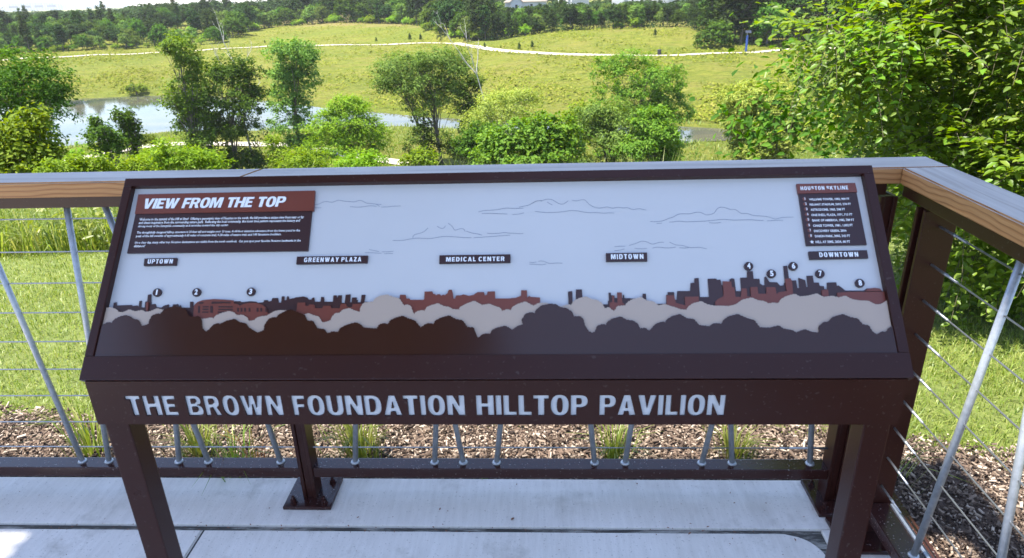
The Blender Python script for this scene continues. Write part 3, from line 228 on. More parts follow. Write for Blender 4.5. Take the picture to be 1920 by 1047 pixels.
def wood(name, axis):
    m = mat(name, (.4, .25, .12), .62); k = N(m)
    st = (1.1, 26, 26) if axis == 0 else (26, 1.1, 26)
    v = k.pos(); wob = k.noise(2.2, 3, vec=v)
    mp = k.n('Mapping'); mp.inputs['Scale'].default_value = st; k.l(v, mp.inputs[0])
    add = k.n('VectorMath', operation='ADD'); k.l(mp.outputs[0], add.inputs[0])
    cmb = k.n('CombineXYZ'); k.l(k.math('MULTIPLY', wob, 1.5), cmb.inputs[2]); k.l(k.math('MULTIPLY', wob, .8), cmb.inputs[1]); k.l(cmb.outputs[0], add.inputs[1])
    wv = k.n('TexWave', wave_type='BANDS', bands_direction='Z', wave_profile='SAW'); wv.inputs['Scale'].default_value = .85
    wv.inputs['Distortion'].default_value = 1.3; wv.inputs['Detail'].default_value = 3; wv.inputs['Detail Scale'].default_value = .7; k.l(add.outputs[0], wv.inputs[0])
    side = k.ramp(wv.outputs['Fac'], [(0, (.35, .16, .050)), (.45, (.41, .205, .075)), (.72, (.33, .135, .036)), (.93, (.13, .036, .009)), (1, (.27, .10, .027))])
    fine = k.noise(1, 6, .7, stretch=(5, 150, 150) if axis == 0 else (150, 5, 150))
    side = k.mix(.35, side, k.ramp(fine, [(.3, (.19, .078, .022)), (.7, (.47, .26, .11))]))
    w2 = k.noise(1, 5, .65, stretch=(1.3, 34, 34) if axis == 0 else (34, 1.3, 34))
    top = k.mix(.55, k.ramp(fine, [(.25, (.25, .215, .185)), (.75, (.47, .43, .39))]), k.ramp(w2, [(.32, (.22, .185, .155)), (.5, (.43, .395, .36)), (.7, (.52, .485, .445))]))
    big = k.noise(1.6, 4, stretch=(1, 7, 7) if axis == 0 else (7, 1, 7)); top = k.mix(k.math('MULTIPLY', k.ramp(big, [(.5, (0, 0, 0)), (.75, (1, 1, 1))]), .55), top, (.25, .22, .20))
    g = k.n('NewGeometry'); sx = k.n('SeparateXYZ'); k.l(g.outputs['Normal'], sx.inputs[0])
    up = k.ramp(sx.outputs['Z'], [(.35, (0, 0, 0)), (.75, (1, 1, 1))])
    k.color(k.mix(up, side, top)); k.bump(fine, .25, .002); return m
WOODX = wood('weathered_pine_x', 0); WOODY = wood('weathered_pine_y', 1)

def concrete():
    m = mat('broom_finished_concrete', (.5, .5, .48), .8); k = N(m)
    c = k.ramp(k.noise(1.7, 6, .65), [(.3, (.52, .48, .43)), (.55, (.65, .61, .565)), (.75, (.71, .67, .63))])
    st = k.noise(1, 5, .7, stretch=(55, 6, 6)); c = k.mix(.38, c, k.ramp(st, [(.3, (.49, .455, .415)), (.7, (.74, .70, .66))]))
    sp = k.ramp(k.noise(45, 3), [(.68, (0, 0, 0)), (.76, (1, 1, 1))]); c = k.mix(k.math('MULTIPLY', sp, .45), c, (.19, .175, .15))
    bl = k.ramp(k.noise(4.2, 6, .7), [(.56, (0, 0, 0)), (.72, (1, 1, 1))]); c = k.mix(k.math('MULTIPLY', bl, .55), c, (.30, .275, .235))
    dr = k.ramp(k.noise(1, 5, .75, stretch=(3.2, .8, 1)), [(.55, (0, 0, 0)), (.66, (1, 1, 1))]); c = k.mix(k.math('MULTIPLY', dr, .25), c, (.33, .30, .26))
    pit = k.ramp(k.noise(130, 2, .5), [(.66, (0, 0, 0)), (.70, (1, 1, 1))]); c = k.mix(k.math('MULTIPLY', pit, .5), c, (.20, .185, .165))
    k.color(c); k.bump(k.math('ADD', k.noise(1, 3, .7, stretch=(190, 10, 10)), k.noise(160, 3)), .35, .002); return m
CONC = concrete()
GROOVE = mat('stained_joint', (.3, .29, .27), .9)
k = N(GROOVE); k.color(k.ramp(k.noise(4, 6, .75, stretch=(1, 7, 1)), [(.34, (.40, .39, .36)), (.44, (.26, .25, .22)), (.52, (.07, .066, .058)), (.72, (.04, .038, .033))])); k.bump(k.noise(120, 3), .5, .004)
JOINT = mat('dark_joint', (.05, .048, .045), .9)

def leafmat(name, c1, c2, c3=None, trans=.35, rough=.45, spec=.4):
    m = bpy.data.materials.new(name); m.use_nodes = True; k = N(m); t = m.node_tree
    g = k.n('NewGeometry'); stops = [(0, c1), (.6, c2), (1, c3 or c2)]
    c = k.ramp(g.outputs['Random Per Island'], stops)
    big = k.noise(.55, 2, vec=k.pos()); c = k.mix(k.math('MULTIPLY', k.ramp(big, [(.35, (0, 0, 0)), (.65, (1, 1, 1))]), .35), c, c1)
    oi = k.n('ObjectInfo'); hv = k.n('HueSaturation'); k.l(c, hv.inputs['Color'])
    k.l(k.math('ADD', k.math('MULTIPLY', oi.outputs['Random'], .5), .75), hv.inputs['Value'])
    k.l(k.math('ADD', k.math('MULTIPLY', oi.outputs['Random'], .035), .4825), hv.inputs['Hue']); c = hv.outputs[0]
    k.color(c); k.b.inputs['Roughness'].default_value = rough; k.b.inputs['Specular IOR Level'].default_value = spec
    tr = k.n('BsdfTranslucent'); hs = k.n('HueSaturation'); hs.inputs['Hue'].default_value = .485; hs.inputs['Saturation'].default_value = 1.1; hs.inputs['Value'].default_value = 1.5
    k.l(c, hs.inputs['Color']); k.l(hs.outputs[0], tr.inputs[0])
    mx = k.n('MixShader'); mx.inputs[0].default_value = trans; k.l(k.b.outputs[0], mx.inputs[1]); k.l(tr.outputs[0], mx.inputs[2])
    k.l(mx.outputs[0], t.nodes['Material Output'].inputs[0]); return m
L_NEAR = leafmat('elm_leaf', (.06, .13, .011), (.15, .265, .022), (.25, .36, .045), .46, .42, .3)
L_DARK = leafmat('dark_foliage', (0.0274, 0.0675, 0.0047), (0.06, 0.128, 0.0081), (0.0942, 0.174, 0.0128), 0.36, .65, .12)
L_MID = leafmat('mid_green_foliage', (0.0546, 0.1053, 0.0071), (0.1093, 0.1843, 0.0135), (0.1694, 0.237, 0.0221), 0.38, .6, .16)
L_BRIGHT = leafmat('bright_green_foliage', (0.0925, 0.1753, 0.0071), (0.1686, 0.2827, 0.0131), (0.2502, 0.3506, 0.0222), 0.4, .6, .16)
L_GREY = leafmat('grey_green_foliage', (0.0594, 0.1173, 0.0159), (0.1243, 0.2052, 0.0303), (0.1944, 0.2815, 0.047), 0.36, .6, .16)
L_PALE = leafmat('pale_olive_foliage', (0.1346, 0.1853, 0.0257), (0.2422, 0.2966, 0.0463), (0.3498, 0.3707, 0.0823), 0.4, .6, .16)
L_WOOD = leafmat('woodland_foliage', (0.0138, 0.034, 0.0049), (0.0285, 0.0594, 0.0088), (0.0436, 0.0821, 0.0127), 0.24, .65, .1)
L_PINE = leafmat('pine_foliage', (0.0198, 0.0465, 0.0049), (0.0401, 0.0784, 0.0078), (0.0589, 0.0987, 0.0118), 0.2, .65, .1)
L_WEED = leafmat('weed_leaf', (0.095, 0.152, 0.016), (0.19, 0.247, 0.036), (0.285, 0.3135, 0.064), 0.4)
L_BLADE = leafmat('grass_blade', (0.095, 0.1472, 0.0187), (0.19, 0.2392, 0.0382), (0.285, 0.2852, 0.085), 0.4)
L_MEADOW = leafmat('meadow_blade', (.10, .135, .012), (.17, .195, .02), (.25, .24, .05), .2, .8, .05)
BARK = mat('bark', (.10, .085, .07), .9); k = N(BARK); k.color(k.ramp(k.noise(6, 5, stretch=(3, 3, .6)), [(.3, (.055, .045, .036)), (.7, (.17, .15, .125))]))
TWIG = mat('green_brown_twig', (.06, .05, .022), .8)
DEAD = mat('bleached_dead_wood', (.42, .39, .35), .85); k = N(DEAD); k.color(k.ramp(k.noise(3, 5), [(.3, (.28, .26, .23)), (.7, (.52, .49, .45))]))
WOODM = mat('dead_leaf', (.20, .085, .045), .7)

# ------------------------------------------------------------------ ground sheet
def ground():
    rad = np.concatenate([np.arange(0, 3, .5), np.geomspace(3, 58, 46), np.arange(60, 345, 1.9), np.geomspace(347, 9500, 34)])
    a_f = np.linspace(math.atan(-1.0), math.atan(.9), 300); a_b = np.linspace(a_f[-1], a_f[0]+2*math.pi, 62)[1:]
    ang = np.concatenate([a_f, a_b[:-1]]); na, nr = len(ang), len(rad)
    RR, AA = np.meshgrid(rad, ang, indexing='ij'); X = RR*np.sin(AA); Y = RR*np.cos(AA); Z = terrain_z(X, Y)
    v = np.stack([X, Y, Z], -1).reshape(-1, 3)
    i, j = np.meshgrid(np.arange(nr-1), np.arange(na), indexing='ij'); j2 = (j+1) % na
    f = np.stack([i*na+j, (i+1)*na+j, (i+1)*na+j2, i*na+j2], -1).reshape(-1, 4)[:, ::-1]
    m = mat('meadow_ground', (.2, .2, .05), .95, 0, .1); k = N(m)
    p = k.pos(); sx = k.n('SeparateXYZ'); k.l(p, sx.inputs[0])
    n1 = k.noise(.035, 5, .6); n2 = k.noise(.42, 7, .75, stretch=(.5, 1, 1)); n3 = k.noise(.09, 5, .72, stretch=(.8, 2.6, 1)); n4 = k.noise(1.3, 6, .8, stretch=(.55, .8, 1))
    c = k.ramp(n2, [(.38, (0.0918, 0.1274, 0.0108)), (.5, (0.1674, 0.1966, 0.0194)), (.62, (0.2322, 0.229, 0.0324))])
    c = k.mix(k.ramp(n3, [(.44, (0, 0, 0)), (.60, (.75, .75, .75))]), c, (.21, .18, .042))
    c = k.mix(k.ramp(n1, [(.47, (0, 0, 0)), (.60, (.7, .7, .7))]), c, (.105, .155, .013))
    c = k.mix(.42, c, k.ramp(n4, [(.39, (.05, .07, .009)), (.61, (.25, .245, .05))]))
    # dry pink-tan grass along the crest of the mound
    cr = k.ramp(k.math('ADD', sx.outputs['Z'], k.math('MULTIPLY', k.math('SUBTRACT', n3, .5), 2.4)), [(0, (0, 0, 0)), (1, (1, 1, 1))])
    mr = k.n('MapRange'); mr.inputs[1].default_value = -8.2; mr.inputs[2].default_value = -7.3; k.l(k.math('ADD', sx.outputs['Z'], k.math('MULTIPLY', k.math('SUBTRACT', n3, .5), 2.2)), mr.inputs[0])
    far = k.n('MapRange'); far.inputs[1].default_value = 175; far.inputs[2].default_value = 195
    vl = k.n('VectorMath', operation='LENGTH'); k.l(p, vl.inputs[0]); k.l(vl.outputs['Value'], far.inputs[0])
    c = k.mix(k.math('MULTIPLY', k.math('MULTIPLY', mr.outputs[0], far.outputs[0]), .65), c, (.25, .185, .085))
    tr_ = k.noise(.30, 4, .7, stretch=(.10, 1.3, 1)); c = k.mix(k.math('MULTIPLY', k.ramp(tr_, [(.54, (0, 0, 0)), (.60, (1, 1, 1))]), .28), c, (.10, .125, .016))
    bare = k.noise(.16, 6, .78); c = k.mix(k.math('MULTIPLY', k.ramp(bare, [(.63, (0, 0, 0)), (.70, (1, 1, 1))]), .5), c, (.20, .145, .075))
    k.color(c); k.bump(k.math('ADD', k.noise(.9, 6, .8), k.math('MULTIPLY', k.noise(6, 4, .8), .3)), 1.0, .9)
    o = link('ground', mesh_np('ground', v, f, smooth=True), m); tag(o, kind='structure'); return o
ground()

# water
POND_A = np.array(POND)
def pond():
    c = POND_A.mean(0); q = c+(POND_A-c)*1.0
    bm = bmesh.new(); vs = [bm.verts.new((x, y, WATER_Z)) for x, y in q]; fc = bm.faces.new(vs); bmesh.ops.triangulate(bm, faces=[fc])
    m = mat('pond_water', (.045, .055, .06), .035, 0, .5); m.node_tree.nodes['Principled BSDF'].inputs['IOR'].default_value = 1.16
    k = N(m); k.color(k.ramp(k.noise(.06, 4, stretch=(1, 2, 1)), [(.35, (.035, .045, .04)), (.65, (.085, .08, .05))]))
    k.bump(k.noise(.8, 3, .5, stretch=(.5, 1.6, 1)), .07, .06)
    tag(link('pond', bm_mesh('pond', bm), m), kind='structure')
pond()

GRAVEL = mat('pale_gravel', (.55, .50, .42), .9); k = N(GRAVEL)
k.color(k.ramp(k.noise(.55, 6, .75), [(.36, (.25, .215, .155)), (.5, (.37, .325, .255)), (.64, (.46, .41, .33))]))
def ribbon(name, pts, width, mt, lift, step=1.5, wob=.0):
    P = np.array(pts); d = np.r_[0, np.cumsum(np.hypot(*np.diff(P, axis=0).T))]; s = np.arange(0, d[-1], step)
    # smooth
    x = np.interp(s, d, P[:, 0]); y = np.interp(s, d, P[:, 1])
    kk = np.ones(9)/9
    if len(x) > 20:
        xp = np.pad(x, 4, mode='edge'); yp = np.pad(y, 4, mode='edge'); x = np.convolve(xp, kk, 'valid'); y = np.convolve(yp, kk, 'valid')
    tx, ty = np.gradient(x), np.gradient(y); L = np.hypot(tx, ty); nx, ny = -ty/L, tx/L
    V = []
    for q in np.linspace(-.5, .5, 5):
        wv = width*(1+wob*np.sin(s*.37+q*5)*np.sin(s*.11)); X, Y = x+nx*wv*q, y+ny*wv*q; V.append(np.stack([X, Y, terrain_z(X, Y)+lift], -1))
    V = np.stack(V, 1); n = len(x); f = [[i*5+j, (i+1)*5+j, (i+1)*5+j+1, i*5+j+1] for i in range(n-1) for j in range(4)]
    o = link(name, mesh_np(name, V.reshape(-1, 3), f), mt); tag(o, kind='structure'); return o
ribbon('gravel_path', PATH, 2.7, GRAVEL, .14, 2.0, .1)
ribbon('concrete_path', LPATH, 2.4, GRAVEL, .10, 1.2)

# ------------------------------------------------------------------ deck
cap_z, cap_t, cap_w, cap_y, cap_x, CA = 1.1487, .0456, .1223, 1.8266, .9554, .0171
YC, XC = 1.8877, 1.0165
def deck():
    root = empty('concrete_deck'); tag(root, kind='structure')
    def slab(lo, hi, name='slab'): return boxo(name, lo, hi, CONC, root, .006)
    g = .022; yb = 1.728; xr = .872
    bm = bmesh.new(); box(bm, (-7, -6, -.2), (1.085, 1.965, -.010)); link('joint_base', bm_mesh('joint_base', bm), GROOVE, root)
    slab((-7, yb, -.15), (1.085, 1.965, 0), 'edge_slab')
    slab((xr, -6, -.15), (1.085, yb-.002, 0), 'edge_slab')
    # inner slabs with one rounded corner
    def rounded(x0, x1, y0, y1, rad, name):
        pts = [(x0, y0), (x1, y0)] + ([(x1-rad+rad*math.cos(a), y1-rad+rad*math.sin(a)) for a in np.linspace(0, math.pi/2, 9)] if rad else [(x1, y1)]) + [(x0, y1)]
        bm = bmesh.new(); prism(bm, pts, Matrix.Translation((0, 0, -.15)), .149)
        es = [e for e in bm.edges if all(v.co.z > -.01 for v in e.verts)]; bmesh.ops.bevel(bm, geom=es, offset=.005, segments=2, affect='EDGES')
        link(name, bm_mesh(name, bm), CONC, root)
    jx = -1.139
    rounded(jx+.003, xr-g, -6, yb-g, .10, 'slab'); rounded(-7, jx-.003, -6, yb-g, 0, 'slab')
    bm = bmesh.new(); box(bm, (jx-.0031, -6, -.009), (jx+.0031, yb-g-.002, -.006)); link('saw_cut', bm_mesh('saw_cut', bm), JOINT, root)
deck()

# ------------------------------------------------------------------ mulch bed, lawn
MULCHG = mat('mulch_soil', (.09, .06, .045), .95); k = N(MULCHG); k.color(k.ramp(k.noise(60, 5, .7), [(.3, (.045, .028, .02)), (.7, (.16, .11, .08))])); k.bump(k.noise(90, 4), .8, .01)
def lawn_edge(x):   # y of the mulch / lawn border
    return np.where(x < 0, 2.40+.0*x, 2.40-(2.40-2.16)*np.clip((x-.6)/1.1, 0, 1)) + .018*np.sin(x*7)+.012*np.sin(x*17+1)
def weed_edge(x): return 5.25+.10*np.sin(x*1.3)+.05*np.sin(x*3.1)
LAWNG = mat('lawn_ground', (.13, .15, .04), .95); k = N(LAWNG); k.color(k.ramp(k.noise(22, 6, .75), [(.3, (.08, .10, .016)), (.55, (.16, .20, .035)), (.75, (.23, .23, .07))])); k.bump(k.noise(120, 4, .8), .9, .02)
def sheet(name, xs, y0f, y1f, mt, lift, ny):
    xs = np.asarray(xs); V = []
    for q in np.linspace(0, 1, ny):
        y = y0f(xs)*(1-q)+y1f(xs)*q; V.append(np.stack([xs, y, terrain_z(xs, y)+lift], -1))
    V = np.stack(V, 1).reshape(-1, 3); n = len(xs)
    f = [[i*ny+j, (i+1)*ny+j, (i+1)*ny+j+1, i*ny+j+1] for i in range(n-1) for j in range(ny-1)]
    o = link(name, mesh_np(name, V, f, smooth=True), mt); tag(o, kind='structure')
sheet('mulch_bed', np.linspace(-6, 1.09, 80), lambda x: 1.967+0*x, lambda x: lawn_edge(x)+.03, MULCHG, .022, 6)
sheet('mulch_bed', np.linspace(1.088, 2.4, 20), lambda x: -2+0*x, lambda x: lawn_edge(x)+.03, MULCHG, .026, 40)
sheet('lawn', np.linspace(-12, 14, 140), lambda x: lawn_edge(x), lambda x: weed_edge(x)+.3, LAWNG, .012, 24)

sheet('lawn', np.linspace(2.38, 14, 40), lambda x: -6+0*x, lambda x: lawn_edge(x)+.05, LAWNG, .020, 24)
def rot_frames(n, tilt):
    a = rng.uniform(0, 2*math.pi, n); t = rng.normal(0, tilt, n)
    return a, t
def chips():
    n = 135000
    x = rng.uniform(-2.9, 2.5, n); y = rng.uniform(0.3, 2.62, n)
    keep = ((y > 1.975) & (x < 1.1) | (x >= 1.125)) & (y < lawn_edge(x)+.04+rng.normal(0, .02, n)); x, y = x[keep], y[keep]; n = len(x)
    z = terrain_z(x, y)+.030+rng.uniform(0, .016, n)
    L = np.minimum(rng.lognormal(math.log(.0102), .55, n), .034); Wd = L*rng.uniform(.12, .36, n)*.9+.002; a = rng.uniform(0, 2*math.pi, n); t1 = rng.normal(0, .28, n); t2 = rng.normal(0, .5, n)
    d = np.stack([np.cos(a)*np.cos(t1), np.sin(a)*np.cos(t1), np.sin(t1)], -1); s = np.stack([-np.sin(a)*np.cos(t2), np.cos(a)*np.cos(t2), np.sin(t2)], -1)
    up = np.cross(d, s); c = np.stack([x, y, z], -1); th = (.0015+Wd*.18)[:, None]
    v = np.stack([c-d*L[:, None]/2-s*Wd[:, None]/2, c+d*L[:, None]/2-s*Wd[:, None]*.35, c+d*L[:, None]/2+s*Wd[:, None]*.35, c-d*L[:, None]/2+s*Wd[:, None]/2], 1)
    v2 = np.concatenate([v+up[:, None]*th[:, None], v-up[:, None]*th[:, None]], 1).reshape(-1, 3)
    b = np.arange(n)[:, None]*8; q = np.array([[0, 1, 2, 3], [0, 4, 5, 1], [2, 6, 7, 3]])
    f = (b[:, None]+q[None]).reshape(-1, 4)
    m = mat('wood_chip', (.2, .14, .1), .85, 0, .3); k = N(m); g = k.n('NewGeometry')
    k.color(k.ramp(g.outputs['Random Per Island'], [(0, (.022, .013, .009)), (.3, (.055, .036, .025)), (.55, (.125, .088, .064)), (.82, (.23, .175, .13)), (1, (.42, .345, .275))]))
    o = link('mulch_chips', mesh_np('mulch_chips', v2, f), m); tag(o, 'brown shredded wood mulch lying in the bed beyond the railing', 'mulch', kind='stuff')
chips()

def blades(x, y, z, h, w, lean, mt, name, curl=.5):
    """bent grass blades, two quads each"""
    n = len(x); a = rng.uniform(0, 2*math.pi, n); b = a+math.pi/2+rng.normal(0, .4, n)
    ln = np.abs(rng.normal(0, lean, n)); dx, dy = np.cos(a), np.sin(a)
    s = np.stack([np.cos(b), np.sin(b), 0*b], -1)*w[:, None]/2; p0 = np.stack([x, y, z], -1)
    p1 = p0+np.stack([dx*ln*h*.35, dy*ln*h*.35, h*.6], -1); p2 = p0+np.stack([dx*ln*h*(.8+curl), dy*ln*h*(.8+curl), h*(1-.35*np.minimum(ln, 1.5))], -1)
    v = np.stack([p0-s, p0+s, p1+s*.8, p1-s*.8, p2+s*.12, p2-s*.12], 1).reshape(-1, 3)
    bb = np.arange(n)[:, None]*6; f = (bb[:, None]+np.array([[0, 1, 2, 3], [3, 2, 4, 5]])[None]).reshape(-1, 4)
    return mesh_np(name, v, f)
def lawn_grass():
    n = 150000
    y = 2.1+3.2*rng.uniform(0, 1, n)**1.5; x = rng.uniform(-.95, .95, n)*(y+1.2)
    e = lawn_edge(x); keep = (y > e-.02+np.abs(rng.normal(0, .03, n))-.03) & (y < weed_edge(x)+.2) & ((x > 1.15) | (y > 2)); x, y = x[keep], y[keep]; n = len(x)
    m_ = 26000; x = np.concatenate([x, rng.uniform(2.36, 5.2, m_)]); y = np.concatenate([y, rng.uniform(.3, 2.3, m_)]); n = len(x)
    pn = np.sin(x*2.1+.4*y)*np.sin(y*2.7+x)+.5*np.sin(x*5.3)*np.sin(y*6.1)
    keep = rng.uniform(0, 1, n) < .80+.22*pn; x, y, pn = x[keep], y[keep], pn[keep]; n = len(x)
    h = rng.uniform(.018, .052, n)*(1+.25*pn); w = rng.uniform(.0022, .0046, n)*(.75+.12*y)
    me = blades(x, y, terrain_z(x, y)+.010, h, w, .75, None, 'lawn_grass', .6)
    tag(link('lawn_grass', me, L_BLADE), 'mown green lawn strip between the mulch bed and tall weeds', 'lawn grass', kind='stuff')
lawn_grass()
def tall_weeds():
    n = 30000
    y = 5.2+rng.uniform(0, 1, n)**1.2*4.5; x = rng.uniform(-1.0, .62, n)*(y+.8)
    keep = (y > weed_edge(x)+rng.normal(0, .06, n)) & ~((x > 1.4) & (y < 6.5)); x, y = x[keep], y[keep]; n = len(x)
    h = rng.uniform(.25, .66, n)*(1+.3*np.sin(x*1.9)*np.sin(y*2.3+x)); w = rng.uniform(.006, .013, n)
    me = blades(x, y, terrain_z(x, y), h, w, .55, None, 'tall_grass', .4)
    tag(link('tall_grass', me, L_BLADE), 'tall uncut yellow-green grass at the brow of the hill', 'tall grass', kind='stuff')
    # broad-leaved weeds in the left of the strip
    m = 11000; y = 5.3+rng.uniform(0, 1, m)**1.3*3.0; x = rng.uniform(-6.6, 1.0, m); keep = (np.sin(x*1.7+.5)+.6*np.sin(x*4.1)+rng.normal(0, .5, m)) > .05; x, y = x[keep], y[keep]; m = len(x)
    z = terrain_z(x, y)+rng.uniform(.04, .52, m); P = np.stack([x, y, z], -1)
    nd = rng.normal(0, .5, (m, 3))+np.array([0, -.25, 1.0]); me = leaf_cards(P, nd, rng.uniform(.022, .05, m), .42, 'weed_foliage')
    tag(link('weed_foliage', me, L_WEED), 'leafy weeds growing among the tall grass left of the sign', 'weeds', kind='stuff')

# ------------------------------------------------------------------ leaf cards and trees
def leaf_cards(P, Nrm, half, aspect, name, droop=0.0, dirs=None):
    """one bent pointed leaf (two quads sharing a midrib) per point"""
    n = len(P); Nn = Nrm/np.maximum(np.linalg.norm(Nrm, axis=1, keepdims=True), 1e-9)
    q = rng.normal(0, 1, (n, 3)) if dirs is None else dirs+rng.normal(0, .15, (n, 3))
    d = q-Nn*np.sum(q*Nn, 1, keepdims=True); d /= np.maximum(np.linalg.norm(d, axis=1, keepdims=True), 1e-9)
    s = np.cross(Nn, d); h = half[:, None]; w = h*aspect; fold = Nn*w*.35
    base = P-d*h; tip = P+d*h-Nn*h*.18; m1 = P-d*h*.15
    L1 = P-d*h*.35+s*w+fold; L2 = P+d*h*.35+s*w*.75+fold*.6; R1 = P-d*h*.35-s*w+fold; R2 = P+d*h*.35-s*w*.75+fold*.6
    v = np.stack([base, L1, L2, tip, R2, R1], 1).reshape(-1, 3); b = np.arange(n)[:, None]*6
    f = (b[:, None]+np.array([[0, 3, 2, 1], [0, 5, 4, 3]])[None]).reshape(-1, 4)
    return mesh_np(name, v, f)
tall_weeds()

def crown_points(lobes, nclump, per, clump_r, flat=.7, inner=.35, seed=0):
    L = np.array(lobes, float); vol = (L[:, 3]*L[:, 4]*L[:, 5])**.62; vol /= vol.sum()
    which = rng.choice(len(L), nclump, p=vol); u = rng.normal(0, 1, (nclump, 3)); u /= np.linalg.norm(u, axis=1, keepdims=True)
    u[:, 2] = np.where(u[:, 2] < -.35, -u[:, 2]*.6, u[:, 2]); u /= np.linalg.norm(u, axis=1, keepdims=True)
    k_ = 1-(1-inner)*rng.uniform(0, 1, nclump)**2.2; k_ *= rng.uniform(.86, 1.1, nclump)
    C = L[which, :3]+u*L[which, 3:6]*k_[:, None]
    cr = clump_r*rng.uniform(.6, 1.35, nclump)
    off = rng.normal(0, .5, (nclump, per, 3)); off[..., 2] *= flat
    P = C[:, None]+off*cr[:, None, None]; Nn = u[:, None]*.8+np.array([0, 0, .75])+rng.normal(0, .55, (nclump, per, 3))
    return C, u, P.reshape(-1, 3), Nn.reshape(-1, 3)
def trunk_mesh(name, base, top, r0, targets, nlimb, forks=1):
    bm = bmesh.new(); b = Vector(base); t = Vector(top); pts = []; rr = []
    for q in np.linspace(0, 1, 7):
        j = Vector((random.uniform(-1, 1), random.uniform(-1, 1), 0))*r0*1.1*math.sin(q*math.pi)
        pts.append(b.lerp(t, q)+j); rr.append(r0*(1.25-.25*min(q*8, 1))*(1-.72*q))
    tube(bm, pts, rr, 8)
    idx = rng.choice(len(targets), min(nlimb, len(targets)), replace=False)
    for i in idx:
        e = Vector(targets[i]); q = random.uniform(.25, .95); s = b.lerp(t, q); e = s.lerp(e, .97)
        if e.z < s.z-.3: continue
        mid = s.lerp(e, .5)+Vector((random.uniform(-.1, .1), random.uniform(-.1, .1), .12))*(e-s).length
        r = r0*(.42-.25*q)
        tube(bm, [s, mid, e], [r, r*.6, r*.2], 5, False)
    return bm_mesh(name, bm, True)

SPEC = {  # material, clumps, leaves per clump, clump radius, leaf half-size, aspect
 'left_dark': (L_DARK, 480, 34, .50, .10, .42), 'left_bright': (L_BRIGHT, 300, 34, .30, .075, .5), 'small_dark': (L_DARK, 150, 30, .35, .10, .5),
 'small_slim': (L_DARK, 150, 26, .34, .11, .5), 'leaning': (L_MID, 230, 26, .55, .15, .5), 'broad_round': (L_DARK, 620, 26, .62, .16, .5),
 'ivy_column': (L_GREY, 480, 26, .55, .15, .55), 'bright_round': (L_BRIGHT, 430, 34, .52, .13, .36), 'feathery_twin': (L_GREY, 520, 30, .62, .15, .36),
 'feathery_right': (L_DARK, 160, 26, .55, .15, .4), 'ivy_trunk': (L_DARK, 170, 26, .5, .14, .55), 'pale_dead': (L_PALE, 300, 24, .55, .11, .4),
 'big_leaf': (L_MID, 560, 24, .38, .125, .6), 'upright_dark': (L_MID, 760, 30, .50, .12, .5), 'lower_grey': (L_GREY, 480, 30, .40, .10, .5),
 'lower_bright': (L_MID, 440, 30, .40, .11, .5), 'feathery_pale': (L_PALE, 1000, 36, .46, .155, .32),
 'belt_bush': (L_BRIGHT, 330, 28, .40, .11, .5), 'belt_dark': (L_DARK, 330, 28, .42, .12, .5),
 'shrub_a': (L_BRIGHT, 260, 34, .26, .07, .3), 'shrub_b': (L_BRIGHT, 150, 34, .26, .07, .3), 'shrub_c': (L_BRIGHT, 150, 34, .26, .07, .3),
 'shrub_d': (L_BRIGHT, 260, 34, .24, .055, .32), 'shrub_e': (L_BRIGHT, 110, 26, .34, .10, .5), 'shrub_f': (L_MID, 80, 26, .34, .10, .4),
 'shrub_g': (L_BRIGHT, 110, 26, .3, .09, .5), 'shrub_h': (L_BRIGHT, 90, 24, .3, .09, .5)}
